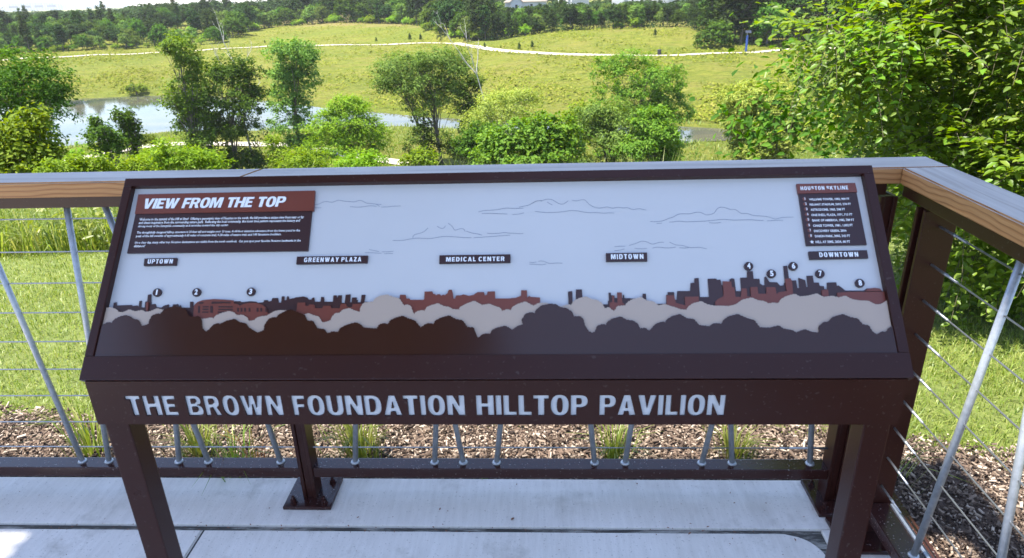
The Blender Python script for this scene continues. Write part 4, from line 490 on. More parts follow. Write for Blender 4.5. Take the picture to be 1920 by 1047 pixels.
META = {
 'left_dark': ('broadleaf_tree', 'dark feathery tree at the left edge overhanging the pond', 'tree'),
 'left_bright': ('bushy_tree', 'yellow-green bushy tree at the far left in front of the dark feathery tree', 'tree'),
 'small_dark': ('small_tree', 'small dark bluish-green tree at the near edge of the pond, left of the slim one', 'tree'),
 'small_slim': ('small_tree', 'slim upright small tree standing in front of the pond water', 'tree'),
 'leaning': ('leaning_tree', 'tall leaning tree with a sparse tufted crown beside the pond', 'tree'),
 'broad_round': ('broadleaf_tree', 'broad dense dark tree right of the leaning tree by the pond', 'tree'),
 'ivy_column': ('vine_covered_tree', 'tall column-shaped grey-green tree wrapped in vines', 'tree'),
 'bright_round': ('round_tree', 'bright yellow-green rounded tree in front of the column-shaped tree', 'tree'),
 'feathery_twin': ('spreading_tree', 'spreading tree with a wide crown forking above bare trunks in mid-meadow', 'tree'),
 'feathery_right': ('small_tree', 'narrow dark tree touching the right side of the spreading tree', 'tree'),
 'ivy_trunk': ('leafy_bush', 'vine thicket around the trunk bases of the spreading tree', 'bush'),
 'pale_dead': ('sparse_tree', 'pale half-dead tree with bleached twigs right of the spreading tree', 'tree'),
 'big_leaf': ('leafy_bush', 'large glossy dark-green bush behind the middle of the railing', 'bush'),
 'upright_dark': ('broadleaf_tree', 'upright many-branched green tree rising above two lower trees right of centre', 'tree'),
 'lower_grey': ('small_tree', 'greyish-green lower tree in front of the upright tree, on its left', 'tree'),
 'lower_bright': ('small_tree', 'fresh green lower tree in front of the upright tree, on its right', 'tree'),
 'feathery_pale': ('feathery_tree', 'pale olive wispy tree between the pond gap and the big near tree', 'tree'),
 'belt_bush': ('leafy_bush', 'fresh yellow-green bush between the glossy dark bush and the greyish tree', 'bush'),
 'belt_dark': ('leafy_bush', 'dark thicket at the foot of the pale half-dead tree', 'bush'),
 'shrub_a': ('shrub', 'yellow-green fine-leaved shrub clump below the broad dark tree', 'shrub'),
 'shrub_b': ('shrub', 'yellow-green shrub just above the rail, left of the rounded tree base', 'shrub'),
 'shrub_c': ('shrub', 'low yellow-green shrub under the rounded tree', 'shrub'),
 'shrub_d': ('shrub', 'long low yellow-green shrub along the rail at left', 'shrub'),
 'shrub_e': ('shrub', 'bright sapling bush beside the pale path under the column tree', 'shrub'),
 'shrub_f': ('shrub', 'small green shrub at the pond margin beside the slim tree', 'shrub'),
 'shrub_g': ('shrub', 'bright leafy shrub at the foot of the spreading tree', 'shrub'),
 'shrub_h': ('shrub', 'bright upright sapling in front of the pale path at left', 'shrub')}
for (nm, bx_, by_, bz_, lb) in TREES:
    mt, nc, per, cr, ls, asp = SPEC[nm]; oname, label, cat = META[nm]
    low = nm.startswith('shrub') or nm in ('big_leaf', 'left_bright', 'bright_round', 'ivy_trunk')
    lobes = []
    for (lx, ly, lz, rx, rz) in lb:
        if low:
            top = lz+rz; lz2 = max(lz-rz*.4, top*.55); rz = top-lz2
            lobes.append((lx, ly, lz2, rx, rx*.95, rz))
            if nm != 'bright_round' and lz2-rz > .4: lobes.append((lx*.9, ly, (lz2-rz)*.6+.2, rx*.9, rx*.9, (lz2-rz)*.6+.2))
        else: lobes.append((lx, ly+random.uniform(-.35, .35)*rx, lz, rx*1.1, rx, rz*1.08))
    if not low and nm not in ('feathery_twin', 'pale_dead'):
        lowz = min(q[2]-q[5] for q in lobes); xs_ = [q[0]-q[3]*.5 for q in lobes]+[q[0]+q[3]*.5 for q in lobes]
        if lowz > 1.2:
            for q_ in (-.5, .1, .6): lobes.append((np.mean(xs_)+q_*(max(xs_)-min(xs_))*.42, random.uniform(-.6, .3), lowz*.5+.3, (max(xs_)-min(xs_))*.33, (max(xs_)-min(xs_))*.33, lowz*.5+.5))
    C, u, P, Nn = crown_points(lobes, int(nc*1.15), per, cr)
    root = empty(oname, (bx_, by_, bz_)); tag(root, label, cat)
    if cat == 'shrub': root['group'] = 'shrubs on the slope below the railing'
    drp = None
    link('crown', leaf_cards(P, Nn, ls*rng.uniform(.65, 1.3, len(P)), asp, 'crown_'+nm), mt, root)
    LL = np.array(lobes); cen = (LL[:, :3]*LL[:, 3:4]).sum(0)/LL[:, 3].sum(); topz = (LL[:, 2]+LL[:, 5]).max(); wid = max(1.0, (LL[:, 0]+LL[:, 3]).max()-(LL[:, 0]-LL[:, 3]).min())
    bk = DEAD if nm == 'pale_dead' else BARK
    r0 = .05+.010*topz if cat != 'shrub' else .05
    link('trunk', trunk_mesh('trunk_'+nm, (0, 0, -.4), (cen[0]*.8, cen[1]*.8, topz*.8), r0, C, 46 if cat == 'tree' else 16), bk, root)
    if nm == 'feathery_twin':
        link('trunk', trunk_mesh('trunk_second', (-.6, .1, -.4), (-4.2, .3, topz*.72), r0*.8, C[C[:, 0] < 0], 20), BARK, root)
    if nm == 'leaning':
        pass

def dead_tree(name, x, y, hgt, lean, label, nb, r0, zoff=0.):
    bm = bmesh.new(); z = tz(x, y); rnd = random.Random(hash(label) % 1000 if False else len(label))
    def grow(p, d, ln, r, depth):
        pts = [p]; q = p.copy(); dd = d.copy()
        for i in range(4):
            dd = (dd+Vector((rnd.uniform(-.22, .22), rnd.uniform(-.22, .22), rnd.uniform(-.05, .12)))).normalized(); q = q+dd*ln/4; pts.append(q.copy())
        tube(bm, pts, [r*(1-.17*i) for i in range(5)], 6 if depth == 0 else 4, False)
        if depth < 3:
            for c in range(nb if depth < 2 else 3):
                i = rnd.choice([1, 2, 3, 4, 4]); nd = (dd+Vector((rnd.uniform(-1, 1), rnd.uniform(-1, 1), rnd.uniform(-.1, .7)))).normalized()
                grow(pts[i], nd, ln*rnd.uniform(.22, .42), r*.45, depth+1)
    grow(Vector((0, 0, zoff)), Vector((lean, 0, 1)).normalized(), hgt, r0, 0)
    o = link(name, bm_mesh(name, bm, True), DEAD); o.location = (x, y, z); tag(o, label, 'dead tree')
dead_tree('dead_tree', -2.9, 62.5, 11.6, -.10, 'bare bleached dead tree leaning left above the pale half-dead tree', 4, .12)
dead_tree('dead_tree', -31.5, 72.5, 11.2, .02, 'bare grey dead treetop poking out of the broad dense tree', 5, .15)

# ------------------------------------------------------------------ the near tree on the right, leaf by leaf
def near_tree():
    bx, by = NEARB; bz = tz(bx, by)
    root = empty('elm_tree', (bx, by, bz)); tag(root, 'big leafy tree at the right just beyond the lawn with large toothed leaves', 'tree')
    lob = NEARL
    L = np.array(lob); nt_ = 2500; vol = (L[:, 3]*L[:, 4]*L[:, 5])**.6; vol /= vol.sum(); wh = rng.choice(len(L), nt_, p=vol)
    u = rng.normal(0, 1, (nt_, 3)); u /= np.linalg.norm(u, axis=1, keepdims=True); u[:, 1] = np.where(rng.uniform(0, 1, nt_) < .72, -np.abs(u[:, 1]), u[:, 1]); kk = rng.uniform(.3, 1, nt_)**.5
    S0 = L[wh, :3]+u*L[wh, 3:6]*kk[:, None]
    d = u*.7+rng.normal(0, .45, (nt_, 3))+np.array([-.15, -.25, .15]); d /= np.linalg.norm(d, axis=1, keepdims=True)
    P, Nn, Dr, half = [], [], [], []; bmt = bmesh.new()
    for i in range(nt_):
        ln = random.uniform(.18, .38); m = random.randint(8, 12); s = np.cross(d[i], [0, 0, 1.]); s /= max(np.linalg.norm(s), 1e-6)
        up = np.cross(s, d[i])
        for j in range(m):
            q = (j+.5)/m; sd = 1 if j % 2 else -1; c = S0[i]+d[i]*ln*q+np.array([0, 0, -.10])*q*q
            ld = d[i]*.6+s*sd*.85+np.array([0, 0, -.35]); hl = random.uniform(.019, .034)*(1-.25*q)
            P.append(c+ld/np.linalg.norm(ld)*hl*1.1); Dr.append(ld); Nn.append(up*.7+np.array([-.35, -.22, .62])+rng.normal(0, .36, 3)); half.append(hl)
        if i % 2 == 0:
            e = S0[i]+d[i]*ln+np.array([0, 0, -.08]); tube(bmt, [S0[i]-d[i]*.1, S0[i]+d[i]*ln*.5, e], [.0022, .0016, .001], 3, False)
    P = np.array(P); Nn = np.array(Nn); Dr = np.array(Dr); half = np.array(half)
    # the leaves that show largest are objects of their own
    W3 = P+np.array([bx, by, bz]); dist = np.linalg.norm(W3-np.array([0, 0, 1.6]), axis=1); score = dist-.35*half/.03+rng.uniform(0, .25, len(P))
    vis = W3[:, 0]/W3[:, 1] < .82; order = np.argsort(np.where(vis, score, 99)); near = order[:300]; rest = order[300:]
    leafme = leaf_cards(np.zeros((1, 3)), np.array([[0, 0, 1.]]), np.array([1.0]), .55, 'leaf', dirs=np.array([[0, 1., 0]])); leafme.materials.append(L_NEAR)
    for i in near:
        n = Vector(Nn[i]).normalized(); dd = Vector(Dr[i]); dd = (dd-n*dd.dot(n)).normalized(); s = dd.cross(n)
        o = bpy.data.objects.new('leaf', leafme); COL.objects.link(o); o.parent = root; h = half[i]
        o.matrix_local = Matrix(((s.x*h, dd.x*h, n.x*h, P[i][0]), (s.y*h, dd.y*h, n.y*h, P[i][1]), (s.z*h, dd.z*h, n.z*h, P[i][2]), (0, 0, 0, 1)))
    o = link('foliage', leaf_cards(P[rest], Nn[rest], half[rest], .55, 'foliage', dirs=Dr[rest]/np.linalg.norm(Dr[rest], axis=1, keepdims=True)), L_NEAR, root); tag(o, kind='stuff')
    link('twigs', bm_mesh('twigs', bmt), TWIG, root)['kind'] = 'stuff'
    tg = S0[rng.choice(nt_, 70, replace=False)]
    link('trunk', trunk_mesh('near_trunk', (0, 0, -.3), (.1, 0, 2.6), .05, tg, 7), BARK, root)
    for (c, dv) in (((-.62, -.62, 1.72), (.5, -.1, .22)), ((-.72, -.65, 1.55), (.1, -.2, .6)), ((-.02, -.7, 1.15), (-.2, -.1, -.5))):
        q = np.array(c)+np.outer(rng.uniform(0, .22, 14), dv)+rng.normal(0, .018, (14, 3))
        link('withered_leaves', leaf_cards(q, rng.normal(0, 1, (14, 3)), rng.uniform(.018, .032, 14), .45, 'withered'), WOODM, root)['label'] = 'withered brown leaf cluster'
near_tree()

def pine_sprays():
    root = empty('pine_tree', (4.55, 5.2, tz(4.55, 5.2))); tag(root, 'long-needled pine at the right edge beside the big leafy tree', 'pine tree')
    bm = bmesh.new(); z0 = root.location.z
    tube(bm, [(0, 0, -.3), (.05, .05, 1.5), (0, 0, 3.6)], [.12, .09, .05], 8)
    V, Fc = [], []
    tips = [(-.55, -.35, 2.55), (-.42, -.55, 2.15), (-.25, -.4, 1.95), (-.75, -.1, 2.9), (-.2, -.6, 2.75), (-.5, -.3, .75), (-.15, -.5, .5), (.1, -.5, 2.3), (-.35, -.1, 3.2), (-.6, .0, 2.35), (.2, -.6, 1.5), (-.3, -.45, 1.2)]
    for t in tips:
        t = Vector(t); s = Vector((0, 0, max(.3, t.z-.35))); tube(bm, [s, s.lerp(t, .55)+Vector((0, 0, .05)), t], [.022, .014, .006], 5, False)
        ax = (t-s).normalized()
        for i in range(210):
            q = random.uniform(-.14, .02); o = t+ax*q; d = (ax*.55+Vector((random.gauss(0, 1), random.gauss(0, 1), random.gauss(0, 1))).normalized()*.9).normalized(); ln = random.uniform(.12, .2)
            sd = d.cross(Vector((0, 0, 1))).normalized()*.0016; e = o+d*ln+Vector((0, 0, -.03)); m = o+d*ln*.5
            b = len(V); V += [o-sd, o+sd, m+sd, m-sd, e+sd*.3, e-sd*.3]; Fc += [[b, b+1, b+2, b+3], [b+3, b+2, b+4, b+5]]
    link('trunk', bm_mesh('pine_trunk', bm, True), BARK, root)
    nm_ = leafmat('pine_needle', (.10, .16, .02), (.16, .21, .03), (.24, .26, .05), .3)
    link('needles', mesh_np('needles', [tuple(v) for v in V], Fc), nm_, root)['kind'] = 'stuff'
pine_sprays()

def hedge_mass():
    # darker thicket behind and under the near tree
    root = empty('thicket_bush', (4.9, 6.2, tz(4.9, 6.2))); tag(root, 'shaded dark thicket behind the big leafy tree at the right', 'bush')
    lob = [(-1.2, 0, 1.2, 1.5, 1, 1.3), (.5, 0, 1.5, 1.6, 1, 1.7), (2, 0, 2.2, 1.8, 1.2, 2.2), (-.3, .2, 3.0, 1.6, 1, 1.2), (-2.3, .3, .8, 1, .8, .9), (3.5, .5, 3, 2, 1.2, 2.4)]
    C, u, P, Nn = crown_points(lob, 520, 26, .3)
    link('crown', leaf_cards(P, Nn, .045*rng.uniform(.6, 1.3, len(P)), .5, 'thicket'), L_DARK, root)
    link('trunk', trunk_mesh('thicket_trunk', (0, 0, -.3), (.2, 0, 2.6), .1, C, 40), BARK, root)
hedge_mass()

# ------------------------------------------------------------------ grass clumps in the mulch
def clump(x, y, h, n, spread, label, col=L_BLADE, tip=None):
    a = rng.uniform(0, 2*math.pi, n); r = np.abs(rng.normal(0, spread*.35, n)); px = r*np.cos(a); py = r*np.sin(a)
    hh = h*rng.uniform(.55, 1.1, n); ln = rng.uniform(.1, 1.0, n); w = rng.uniform(.003, .0065, n); s = np.stack([-np.sin(a), np.cos(a), 0*a], -1)*w[:, None]/2
    p0 = np.stack([px, py, 0*px], -1); dx = np.stack([np.cos(a), np.sin(a), 0*a], -1)
    p1 = p0+dx*(ln*hh*.3)[:, None]+np.array([0, 0, 1.])*(hh*.6)[:, None]; p2 = p0+dx*(ln*hh*.95)[:, None]+np.array([0, 0, 1.])*(hh*(1.05-.5*ln))[:, None]
    v = np.stack([p0-s, p0+s, p1+s*.8, p1-s*.8, p2+s*.1, p2-s*.1], 1).reshape(-1, 3); bb = np.arange(n)[:, None]*6
    f = (bb[:, None]+np.array([[0, 1, 2, 3], [3, 2, 4, 5]])[None]).reshape(-1, 4)
    o = link('grass_clump', mesh_np('grass_clump', v, f), [col]); o.location = (x, y, tz(x, y)+.03)
    tag(o, label, 'grass clump', 'grass clumps in the mulch bed')
REDB = leafmat('reddish_blade', (.30, .10, .02), (.40, .18, .04), (.30, .28, .05), .35)
clump(-1.80, 2.14, .30, 60, .10, 'upright grass clump in the mulch at the left end of the railing')
clump(-1.36, 2.13, .20, 120, .13, 'rounded grass clump just right of the left sign leg')
clump(-1.18, 2.04, .24, 46, .16, 'grass clump with orange-tipped blades left of the railing post')
clump(-1.10, 2.05, .22, 10, .10, 'few reddish-orange grass blades left of the railing post', REDB)
clump(-.72, 2.12, .24, 150, .13, 'dense bright grass clump right of the railing post')
clump(-.24, 2.02, .05, 90, .05, 'tiny tuft of low grass beneath the middle of the sign')
clump(.25, 2.12, .17, 110, .13, 'wispy grass clump under the word at the right of the sign')
clump(.70, 2.13, .15, 110, .12, 'pale spiky grass clump left of the right sign leg')
clump(1.20, 2.02, .26, 22, .18, 'thin dark grass stems outside the corner of the railing')
clump(1.66, 1.52, .16, 80, .12, 'green grass clump in the mulch at the right edge beyond the side railing')

def grit():
    n = 420; x = rng.uniform(-2.2, 1.05, n); y = np.where(rng.uniform(0, 1, n) < .45, 1.712+rng.normal(0, .012, n), rng.uniform(1.2, 1.95, n)); P = np.stack([x, y, np.full(n, .0022)], -1)
    o = link('deck_litter', leaf_cards(P, rng.normal(0, .18, (n, 3))+np.array([0, 0, 1.]), rng.lognormal(math.log(.0022), .5, n), .4, 'deck_litter'), WOODM); tag(o, 'tiny brown specks of litter on the concrete deck', 'litter', kind='stuff')
grit()

# ------------------------------------------------------------------ railing
def railing():
    root = empty('railing', (0, YC, 0)); tag(root, 'brown steel cable railing with weathered timber cap along the front of the deck', 'railing')
    side = empty('railing', (XC, 1.9, 0)); tag(side, 'brown steel cable railing with timber cap along the right side of the deck', 'railing')
    def P(o, name, me, m):
        q = link(name, me, m); q.parent = o; q.matrix_parent_inverse = Matrix.Translation(-Vector(o.location)); return q
    sx = Vector((math.sin(CA), -math.cos(CA), 0)); nx = Vector((math.cos(CA), math.sin(CA), 0))
    ic = Vector((cap_x, cap_y, 0)); oc = ic+nx*cap_w+Vector((0, 0, 0)); oc = Vector((oc.x+.001, cap_y+cap_w, 0))
    zb = cap_z-cap_t
    def board(pts, name, m, o, lab=None):
        bm = bmesh.new(); prism(bm, [(p[0], p[1]) for p in pts], Matrix.Translation((0, 0, zb)), cap_t)
        bmesh.ops.bevel(bm, geom=list(bm.edges), offset=.004, segments=2, affect='EDGES'); return P(o, name, bm_mesh(name, bm), m)
    ox1 = oc.x+cap_w*math.tan(CA)
    jx0, jx1 = -.868, -.832     # angled joint between the two cap boards
    board([(-4.2, cap_y), (jx0-.001, cap_y), (jx1-.001, cap_y+cap_w), (-4.2, cap_y+cap_w)], 'cap_board', WOODX, root)
    board([(jx0+.001, cap_y), (ox1, cap_y), (oc.x, oc.y), (jx1+.001, cap_y+cap_w)], 'cap_board', WOODX, root)
    e = ic+sx*3.4; e2 = e+nx*cap_w; board([(ic.x, ic.y-.0015), (e.x, e.y), (e2.x, e2.y), (ox1+.0005, cap_y-.0015)], 'cap_board', WOODY, side)
    # steel under-cap tubes, bottom tubes
    zt, zt2, rb, rt = 1.062, zb-.002, .093, .1316
    def bar(o, name, lo, hi, m=BROWN, bev=.003):
        bm = bmesh.new(); box(bm, lo, hi, bev); return P(o, name, bm_mesh(name, bm), m)
    bar(root, 'top_rail', (-4.2, 1.846, zt+.005), (.935, 1.93, zt2)); bar(root, 'bottom_rail', (-4.2, 1.8536, rb), (.926, 1.9112, rt), RAILB)
    bar(side, 'top_rail', (.975, -1.5, zt+.005), (1.058, 1.84, zt2)); bar(side, 'bottom_rail', (.975, -1.5, rb), (1.045, 1.70, rt), RAILB, .003)
    bar(side, 'edge_angle', (1.088, -1.5, .012), (1.145, 1.90, .052), RAILB)
    bar(side, 'sky_reflection_lip', (1.046, -1.5, .10), (1.058, 1.69, .137), GALV, .001)  # pale steel colour stands in for sky reflected on the rail's brown lip
    # posts: pairs of flat bars on bolted base plates
    def post_x(x, o=root, top=zt):
        for dx in (-.0235, .0115): bar(o, 'post_bar', (x+dx, 1.846, .012), (x+dx+.012, 1.908, top))
        bar(o, 'post_web', (x-.0105, 1.8505, .012), (x+.0105, 1.868, top)); bar(o, 'post_web', (x-.0105, 1.890, .012), (x+.0105, 1.905, top))
    def plate(o, x0, x1, y0, y1):
        b = bar(o, 'base_plate', (x0, y0, .0005), (x1, y1, .0125), RAILB, .003)
        for fx in (.18, .82):
            for fy in (.17, .83):
                cx_, cy_ = x0+(x1-x0)*fx, y0+(y1-y0)*fy; bm = bmesh.new()
                tube(bm, [(cx_, cy_, .0125), (cx_, cy_, .0155)], .0135, 12); tube(bm, [(cx_, cy_, .0155), (cx_, cy_, .026)], .010, 6); tube(bm, [(cx_, cy_, .026), (cx_, cy_, .036)], .0055, 8)
                q = link('anchor_bolt', bm_mesh('anchor_bolt', bm), RAILB); q.parent = b; q.matrix_parent_inverse = (Matrix.Translation(-Vector(o.location))).inverted() @ Matrix.Translation(-Vector(o.location)) @ Matrix.Identity(4)
                q.matrix_parent_inverse = Matrix.Identity(4)
    post_x(-.823); plate(root, -.903, -.737, 1.798, 1.955)
    post_x(-2.75); plate(root, -2.83, -2.67, 1.798, 1.955)
    post_x(.948); plate(root, .885, 1.03, 1.78, 1.955)
    for (y0, y1) in ((1.706, 1.718), (1.742, 1.754)): bar(side, 'post_bar', (.972, y0, .012), (1.058, y1, zt))
    bar(side, 'post_web', (.985, 1.7185, .012), (.995, 1.7415, zt)); plate(side, .90, 1.06, 1.62, 1.77)
    for (y0, y1) in ((.2, .212), (.236, .248)): bar(side, 'post_bar', (.972, y0, .012), (1.058, y1, zt))
    # leaning round balusters
    RODS = [(-1.632, -1.71), (-1.536, -1.419), (-1.178, -1.303), (-1.284, -1.143), (-.922, -1.034), (-.661, -.543), (-.385, -.29), (-.286, -.395), (-.172, -.062), (.161, .069), (.263, .357), (.519, .647), (.62, .511), (.876, .783), (-2.42, -2.30), (-2.6, -2.75)]
    for (a, b) in RODS:
        bm = bmesh.new(); tube(bm, [(a, YC, rt-.002), (b, YC, zt+.004)], .0092, 12); q = P(root, 'baluster_rod', bm_mesh('baluster_rod', bm, True), GALV)
        bm = bmesh.new(); tube(bm, [(a, YC, rt-.001), (a, YC, rt+.006)], [.0165, .0125], 14); w_ = link('weld_collar', bm_mesh('weld_collar', bm, True), GALV); w_.parent = q
    for (a, b) in ((1.487, 1.392), (1.165, 1.30), (.8, .95)):
        bm = bmesh.new(); tube(bm, [(XC, a, rt-.002), (XC, b, zt+.004)], .0092, 12); q = P(side, 'baluster_rod', bm_mesh('baluster_rod', bm, True), GALV)
        bm = bmesh.new(); tube(bm, [(XC, a, rt-.001), (XC, a, rt+.006)], [.0165, .0125], 14); w_ = link('weld_collar', bm_mesh('weld_collar', bm, True), GALV); w_.parent = q
    for i, z in enumerate((1.021, .916, .812, .710, .606, .503, .401, .296, .193)):
        bm = bmesh.new(); tube(bm, [(-4.2, YC+.001, z), (.94, YC+.001, z)], .0022, 6); c = P(root, 'cable', bm_mesh('cable', bm, True), STEEL)
        bm = bmesh.new(); tube(bm, [(.80, YC+.001, z), (.94, YC+.001, z)], .0038, 8); tube(bm, [(.77, YC+.001, z), (.80, YC+.001, z)], .0036, 8); q = link('cable_fitting', bm_mesh('cable_fitting', bm, True), STEEL); q.parent = c
        bm = bmesh.new(); tube(bm, [(XC, -1.5, z), (XC, 1.735, z)], .0022, 6); c = P(side, 'cable', bm_mesh('cable', bm, True), STEEL)
        bm = bmesh.new(); tube(bm, [(XC, 1.585, z), (XC, 1.706, z)], .0033, 8); tube(bm, [(XC, 1.63, z), (XC, 1.648, z)], .0041, 8); q = link('cable_fitting', bm_mesh('cable_fitting', bm, True), STEEL); q.parent = c
railing()

# ------------------------------------------------------------------ the sign
SO = Vector((-.8738, 1.0621, .9613)); SW, SL, ST = 1.5221, .4260, .81831
EX = Vector((1, 0, 0)); UP = Vector((0, math.cos(ST), math.sin(ST))); NR = EX.cross(UP)
MS = Matrix(((1, UP.x, NR.x, SO.x), (0, UP.y, NR.y, SO.y), (0, UP.z, NR.z, SO.z), (0, 0, 0, 1)))
def text_mesh(s, bold=0.0, shear=0.0, space=1.0, res=3):
    cu = bpy.data.curves.new('txt', 'FONT'); cu.body = s; cu.offset = bold; cu.shear = shear; cu.resolution_u = res; cu.space_character = space
    ob = bpy.data.objects.new('txt', cu); COL.objects.link(ob); bpy.context.view_layer.update()
    dg = bpy.context.evaluated_depsgraph_get(); me = bpy.data.meshes.new_from_object(ob.evaluated_get(dg)); bpy.data.objects.remove(ob); bpy.data.curves.remove(cu); return me
def fit_text(name, s, u0, v0, u1, v1, off, parent, mt, bold=.02, shear=0, space=1.0, thick=.0006, res=3, ltop=None):
    """text scaled into the rectangle (u0,v0)-(u1,v1) on the sign face"""
    me = text_mesh(s, bold, shear, space, res); n = len(me.vertices); co = np.empty(n*3, np.float32); me.vertices.foreach_get('co', co); co = co.reshape(-1, 3)
    lo, hi = co.min(0), co.max(0); caps = .69 if ltop is None else ltop
    x = u0+(co[:, 0]-lo[0])/(hi[0]-lo[0])*(u1-u0); y = v0+(co[:, 1])/caps*(v1-v0)
    co2 = np.stack([x, y, np.full(n, off+thick)], -1)
    M3 = np.array(MS)[:3, :3]; co2 = co2 @ M3.T + np.array(MS)[:3, 3]
    me.vertices.foreach_set('co', co2.astype(np.float32).ravel()); me.update(); me.name = name
    o = link(name, me, mt, parent); return o
def arcp(cx, cy, rx, ry, a0, a1, n=12, p=.82):
    out = []
    for a in np.radians(np.linspace(a0, a1, n)):
        c, d = math.cos(a), math.sin(a); out.append((cx+rx*math.copysign(abs(c)**p, c), cy+ry*math.copysign(abs(d)**p, d)))
    return out
def stroke(pts, th):
    A = np.array(pts); n = len(A); t = np.linspace(0, n-1, 6*n); i = np.clip(t.astype(int), 0, n-2); f = (t-i)[:, None]
    p0, p1, p2, p3 = A[np.maximum(i-1, 0)], A[i], A[i+1], A[np.minimum(i+2, n-1)]
    q = .5*(2*p1+(p2-p0)*f+(2*p0-5*p1+4*p2-p3)*f*f+(3*p1-p0-3*p2+p3)*f**3)
    d = np.gradient(q, axis=0); d /= np.linalg.norm(d, axis=1, keepdims=True); nn = np.stack([-d[:, 1], d[:, 0]], -1)*th/2
    return [tuple(v) for v in q+nn]+[tuple(v) for v in (q-nn)[::-1]]
def glyphs():
    g = {}; s = .245
    g['T'] = [[(0, .8), (0, 1), (.68, 1), (.68, .8), (.475, .8), (.475, 0), (.205, 0), (.205, .8)]]
    g['H'] = [[(0, 0), (0, 1), (s, 1), (s, .61), (.52, .61), (.52, 1), (.79, 1), (.79, 0), (.52, 0), (.52, .41), (s, .41), (s, 0)]]
    g['E'] = [[(0, 0), (0, 1), (.62, 1), (.62, .8), (s, .8), (s, .6), (.56, .6), (.56, .41), (s, .41), (s, .2), (.63, .2), (.63, 0)]]
    g['F'] = [[(0, 0), (0, 1), (.60, 1), (.60, .8), (s, .8), (s, .58), (.55, .58), (.55, .39), (s, .39), (s, 0)]]
    g['L'] = [[(0, 0), (0, 1), (s, 1), (s, .2), (.58, .2), (.58, 0)]]
    g['I'] = [[(0, 0), (0, 1), (s, 1), (s, 0)]]
    g['B'] = [[(0, 0)]+arcp(.44, .27, .34, .27, -90, 82)+arcp(.42, .76, .32, .24, -70, 90)+[(0, 1)], [(s, .18), (s, .43)]+arcp(.40, .305, .12, .125, 90, -90, 8), [(s, .61), (s, .82)]+arcp(.39, .715, .10, .105, 90, -90, 8)]
    g['P'] = [[(0, 0), (0, 1)]+arcp(.42, .69, .33, .31, 90, -90)+[(s, .38), (s, 0)], [(s, .56), (s, .82)]+arcp(.38, .69, .11, .13, 90, -90, 8)]
    g['R'] = [[(0, 0), (0, 1)]+arcp(.43, .70, .32, .30, 90, -62)+[(.80, 0), (.51, 0), (.38, .39), (s, .39), (s, 0)], [(s, .57), (s, .82)]+arcp(.38, .695, .11, .125, 90, -90, 8)]
    g['D'] = [[(0, 0)]+arcp(.36, .5, .43, .5, -90, 90, 16)+[(0, 1)], [(s, .19), (s, .81)]+arcp(.34, .5, .18, .31, 90, -90, 12)]
    g['O'] = [arcp(.40, .5, .40, .52, 0, 350, 34), arcp(.40, .5, .135, .335, 0, 345, 24)]
    g['U'] = [[(0, 1)]+arcp(.39, .36, .39, .38, 180, 360, 16)+[(.78, 1), (.51, 1)]+arcp(.39, .36, .12, .19, 360, 180, 10)+[(s, 1)]]
    g['C'] = [arcp(.40, .5, .40, .52, 32, 328, 26)+arcp(.40, .5, .135, .335, 318, 42, 20)]
    g['G'] = [arcp(.40, .5, .40, .52, 32, 318, 24)+[(.80, .09), (.80, .56), (.43, .56), (.43, .38), (.55, .38), (.55, .27)]+arcp(.40, .5, .135, .335, 310, 42, 18)]
    g['N'] = [[(0, 0), (0, 1), (.29, 1), (.56, .46), (.56, 1), (.81, 1), (.81, 0), (.53, 0), (.25, .56), (.25, 0)]]
    g['M'] = [[(0, 0), (0, 1), (.36, 1), (.505, .42), (.65, 1), (1.01, 1), (1.01, 0), (.76, 0), (.76, .68), (.59, 0), (.42, 0), (.25, .68), (.25, 0)]]
    g['W'] = [[(0, 1), (.27, 1), (.37, .40), (.45, 1), (.69, 1), (.77, .40), (.87, 1), (1.14, 1), (.93, 0), (.65, 0), (.57, .56), (.49, 0), (.21, 0)]]
    g['A'] = [[(0, 0), (.28, 1), (.56, 1), (.84, 0), (.57, 0), (.525, .19), (.315, .19), (.27, 0)], [(.36, .38), (.48, .38), (.42, .68)]]
    g['V'] = [[(0, 1), (.28, 1), (.42, .36), (.56, 1), (.84, 1), (.57, 0), (.27, 0)]]
    g['Y'] = [[(0, 1), (.29, 1), (.41, .66), (.53, 1), (.82, 1), (.545, .42), (.545, 0), (.275, 0), (.275, .42)]]
    g['K'] = [[(0, 0), (0, 1), (s, 1), (s, .62), (.5, 1), (.82, 1), (.54, .57), (.84, 0), (.53, 0), (.36, .36), (s, .24), (s, 0)]]
    g['Z'] = [[(0, 1), (.66, 1), (.66, .8), (.31, .2), (.66, .2), (.66, 0), (0, 0), (0, .2), (.35, .8), (0, .8)]]
    g['S'] = [stroke([(.62, .70), (.60, .83), (.39, .885), (.18, .83), (.155, .70), (.28, .575), (.49, .47), (.62, .33), (.58, .16), (.37, .11), (.15, .16), (.115, .31)], .24)]
    return g
GL = glyphs()
def word_loops(s, u0, v0, u1, v1, shear=0.0, gap=.10):
    out = []; x = 0.0
    for ch in s:
        if ch == ' ': x += .36; continue
        lp = GL[ch]; w = max(p[0] for q in lp for p in q)
        for q in lp: out.append([(x+p[0]+shear*p[1], p[1]) for p in q])
        x += w+gap
    mn = min(p[0] for q in out for p in q); mx = max(p[0] for q in out for p in q)
    return [[(u0+(p[0]-mn)/(mx-mn)*(u1-u0), v0+p[1]*(v1-v0)) for p in q] for q in out]
